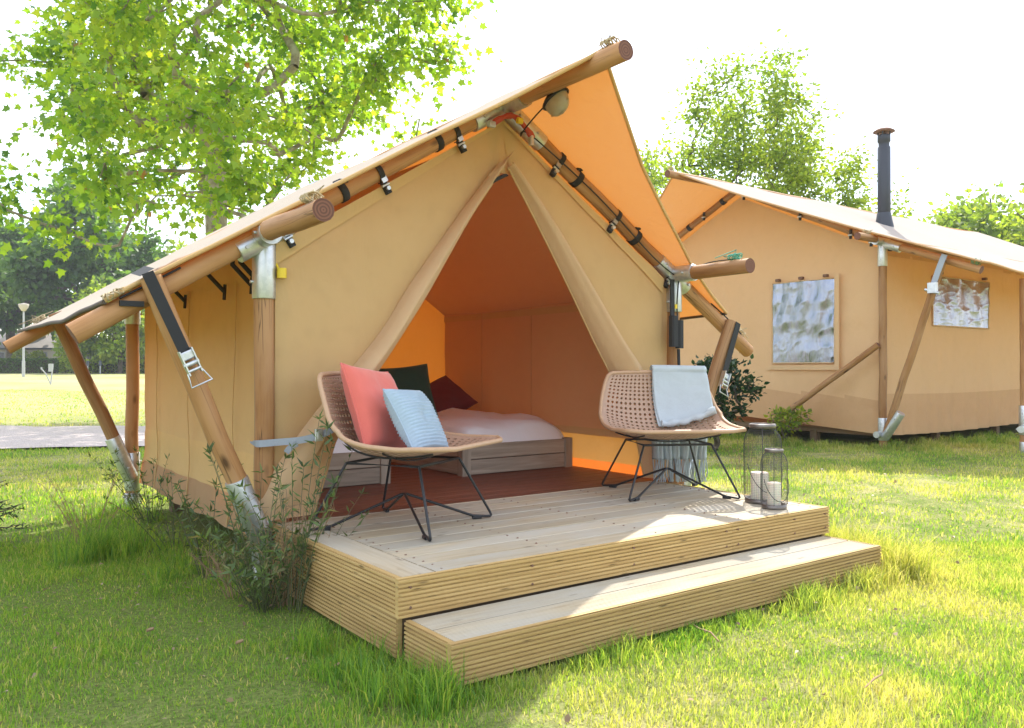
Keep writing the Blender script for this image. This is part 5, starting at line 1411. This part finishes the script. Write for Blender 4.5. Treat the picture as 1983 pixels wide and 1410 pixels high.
for k in range(60): sp_.append((r.uniform(-.55, -.02), r.uniform(1.2, 4.3), r.uniform(.3, .8), r.uniform(.05, .15)))
for k in range(11): p = cw(r.normal(-2.42, .12), r.normal(4.75, .15)); sp_.append((p[0], p[1], r.uniform(.6, 1.2), r.uniform(.18, .32)))
tufts(sp_, 106, 'long dark grass along the foot of the canvas wall')
sp_ = []
for k in range(170): v_ = r.uniform(2.6, 3.6) if k % 2 else r.uniform(3.3, 6.5); u_ = r.uniform(9.0, 13.5) if k % 2 else r.uniform(8.5, 9.1); sp_.append((u_, v_, 1.1, r.uniform(.05, .15)))
tufts(sp_, 107, 'long shaded grass along the foot of the lodge tent', wd=.009, per=45)
# seed heads and lawn litter
weed('plantain with upright brown seed heads in the lawn near the back post', cw(-2.55, 5.0), 14, .46, .22, 92, dry=1.0, name='plantain_clump')
LIT = [('dry curled leaf lying on the shaded lawn', cw(-1.46, 3.35)), ('pale dead leaf on the lawn by the deck corner', cw(-.62, 2.95)), ('small brown dead leaf on the lawn in front of the weeds', cw(-1.05, 3.2))]
for k, (lab, p) in enumerate(LIT):
    mb = MB(); mb.grid(lambda a, b: (p[0]+.028*(a-.5), p[1]+.02*(b-.5)*math.sin(math.pi*(.1+.8*a)), .026+.010*(2*b-1)**2+.004*a), 8, 6); o = solo(mb, 'dead_leaf', 'dry_stem', lab, 'leaf', p); solidify(o, .0012)
for k, (lab, p, a) in enumerate((('thin dry twig on the sunlit lawn', cw(1.25, 2.85), .2), ('short bleached twig on the sunlit lawn in front of the step', cw(.78, 3.35), 1.2))):
    mb = MB(); d = np.array([math.cos(a), math.sin(a), 0])*.11; p_ = np.array(p)+np.array([0, 0, .022]); mb.tube([p_-d, p_-d*.3+np.array([.01, 0, .008]), p_+d*.5, p_+d+np.array([0, .015, .006])], [.003, .004, .003, .0015], 5); mb.tube([p_, p_+np.array([.03, .04, .01])], [.002, .001], 4)
    solo(mb, 'fallen_twig', 'dry_stem', lab, 'twig', p)

r = np.random.default_rng(77); x, y, f, _ = lawn_points(900, 2.2, 9, .3, 78)
P = np.stack([x, y, np.full(len(x), .022)], 1); D = np.stack([r.normal(0, 1, len(x)), r.normal(0, 1, len(x)), np.full(len(x), .3)], 1)
o = put(leaves_mesh('leaf_litter', P, D, r.uniform(.012, .035, len(x)), LEAF1, 'dry_stalk', 79, .6), 'leaf_litter', kind='stuff'); tag(o, 'dry leaf scraps scattered over the lawn', 'litter')
# ================================================================== the bright summer air that pales the far trees
mb = MB(); mb.box((-120, -60, -1.2), (120, 130, 22), 0)
hz = solo(mb, 'haze', 'soil', None, None, kind='stuff')
hm = bpy.data.materials.new('haze_air'); hm.use_nodes = True; ht = hm.node_tree; ht.nodes.clear()
ho = ht.nodes.new('ShaderNodeOutputMaterial'); hv = ht.nodes.new('ShaderNodeVolumePrincipled')
hv.inputs['Color'].default_value = (.92, .95, 1, 1); hv.inputs['Density'].default_value = HAZE; hv.inputs['Anisotropy'].default_value = .0
ht.links.new(hv.outputs[0], ho.inputs['Volume']); hz.data.materials.clear(); hz.data.materials.append(hm)
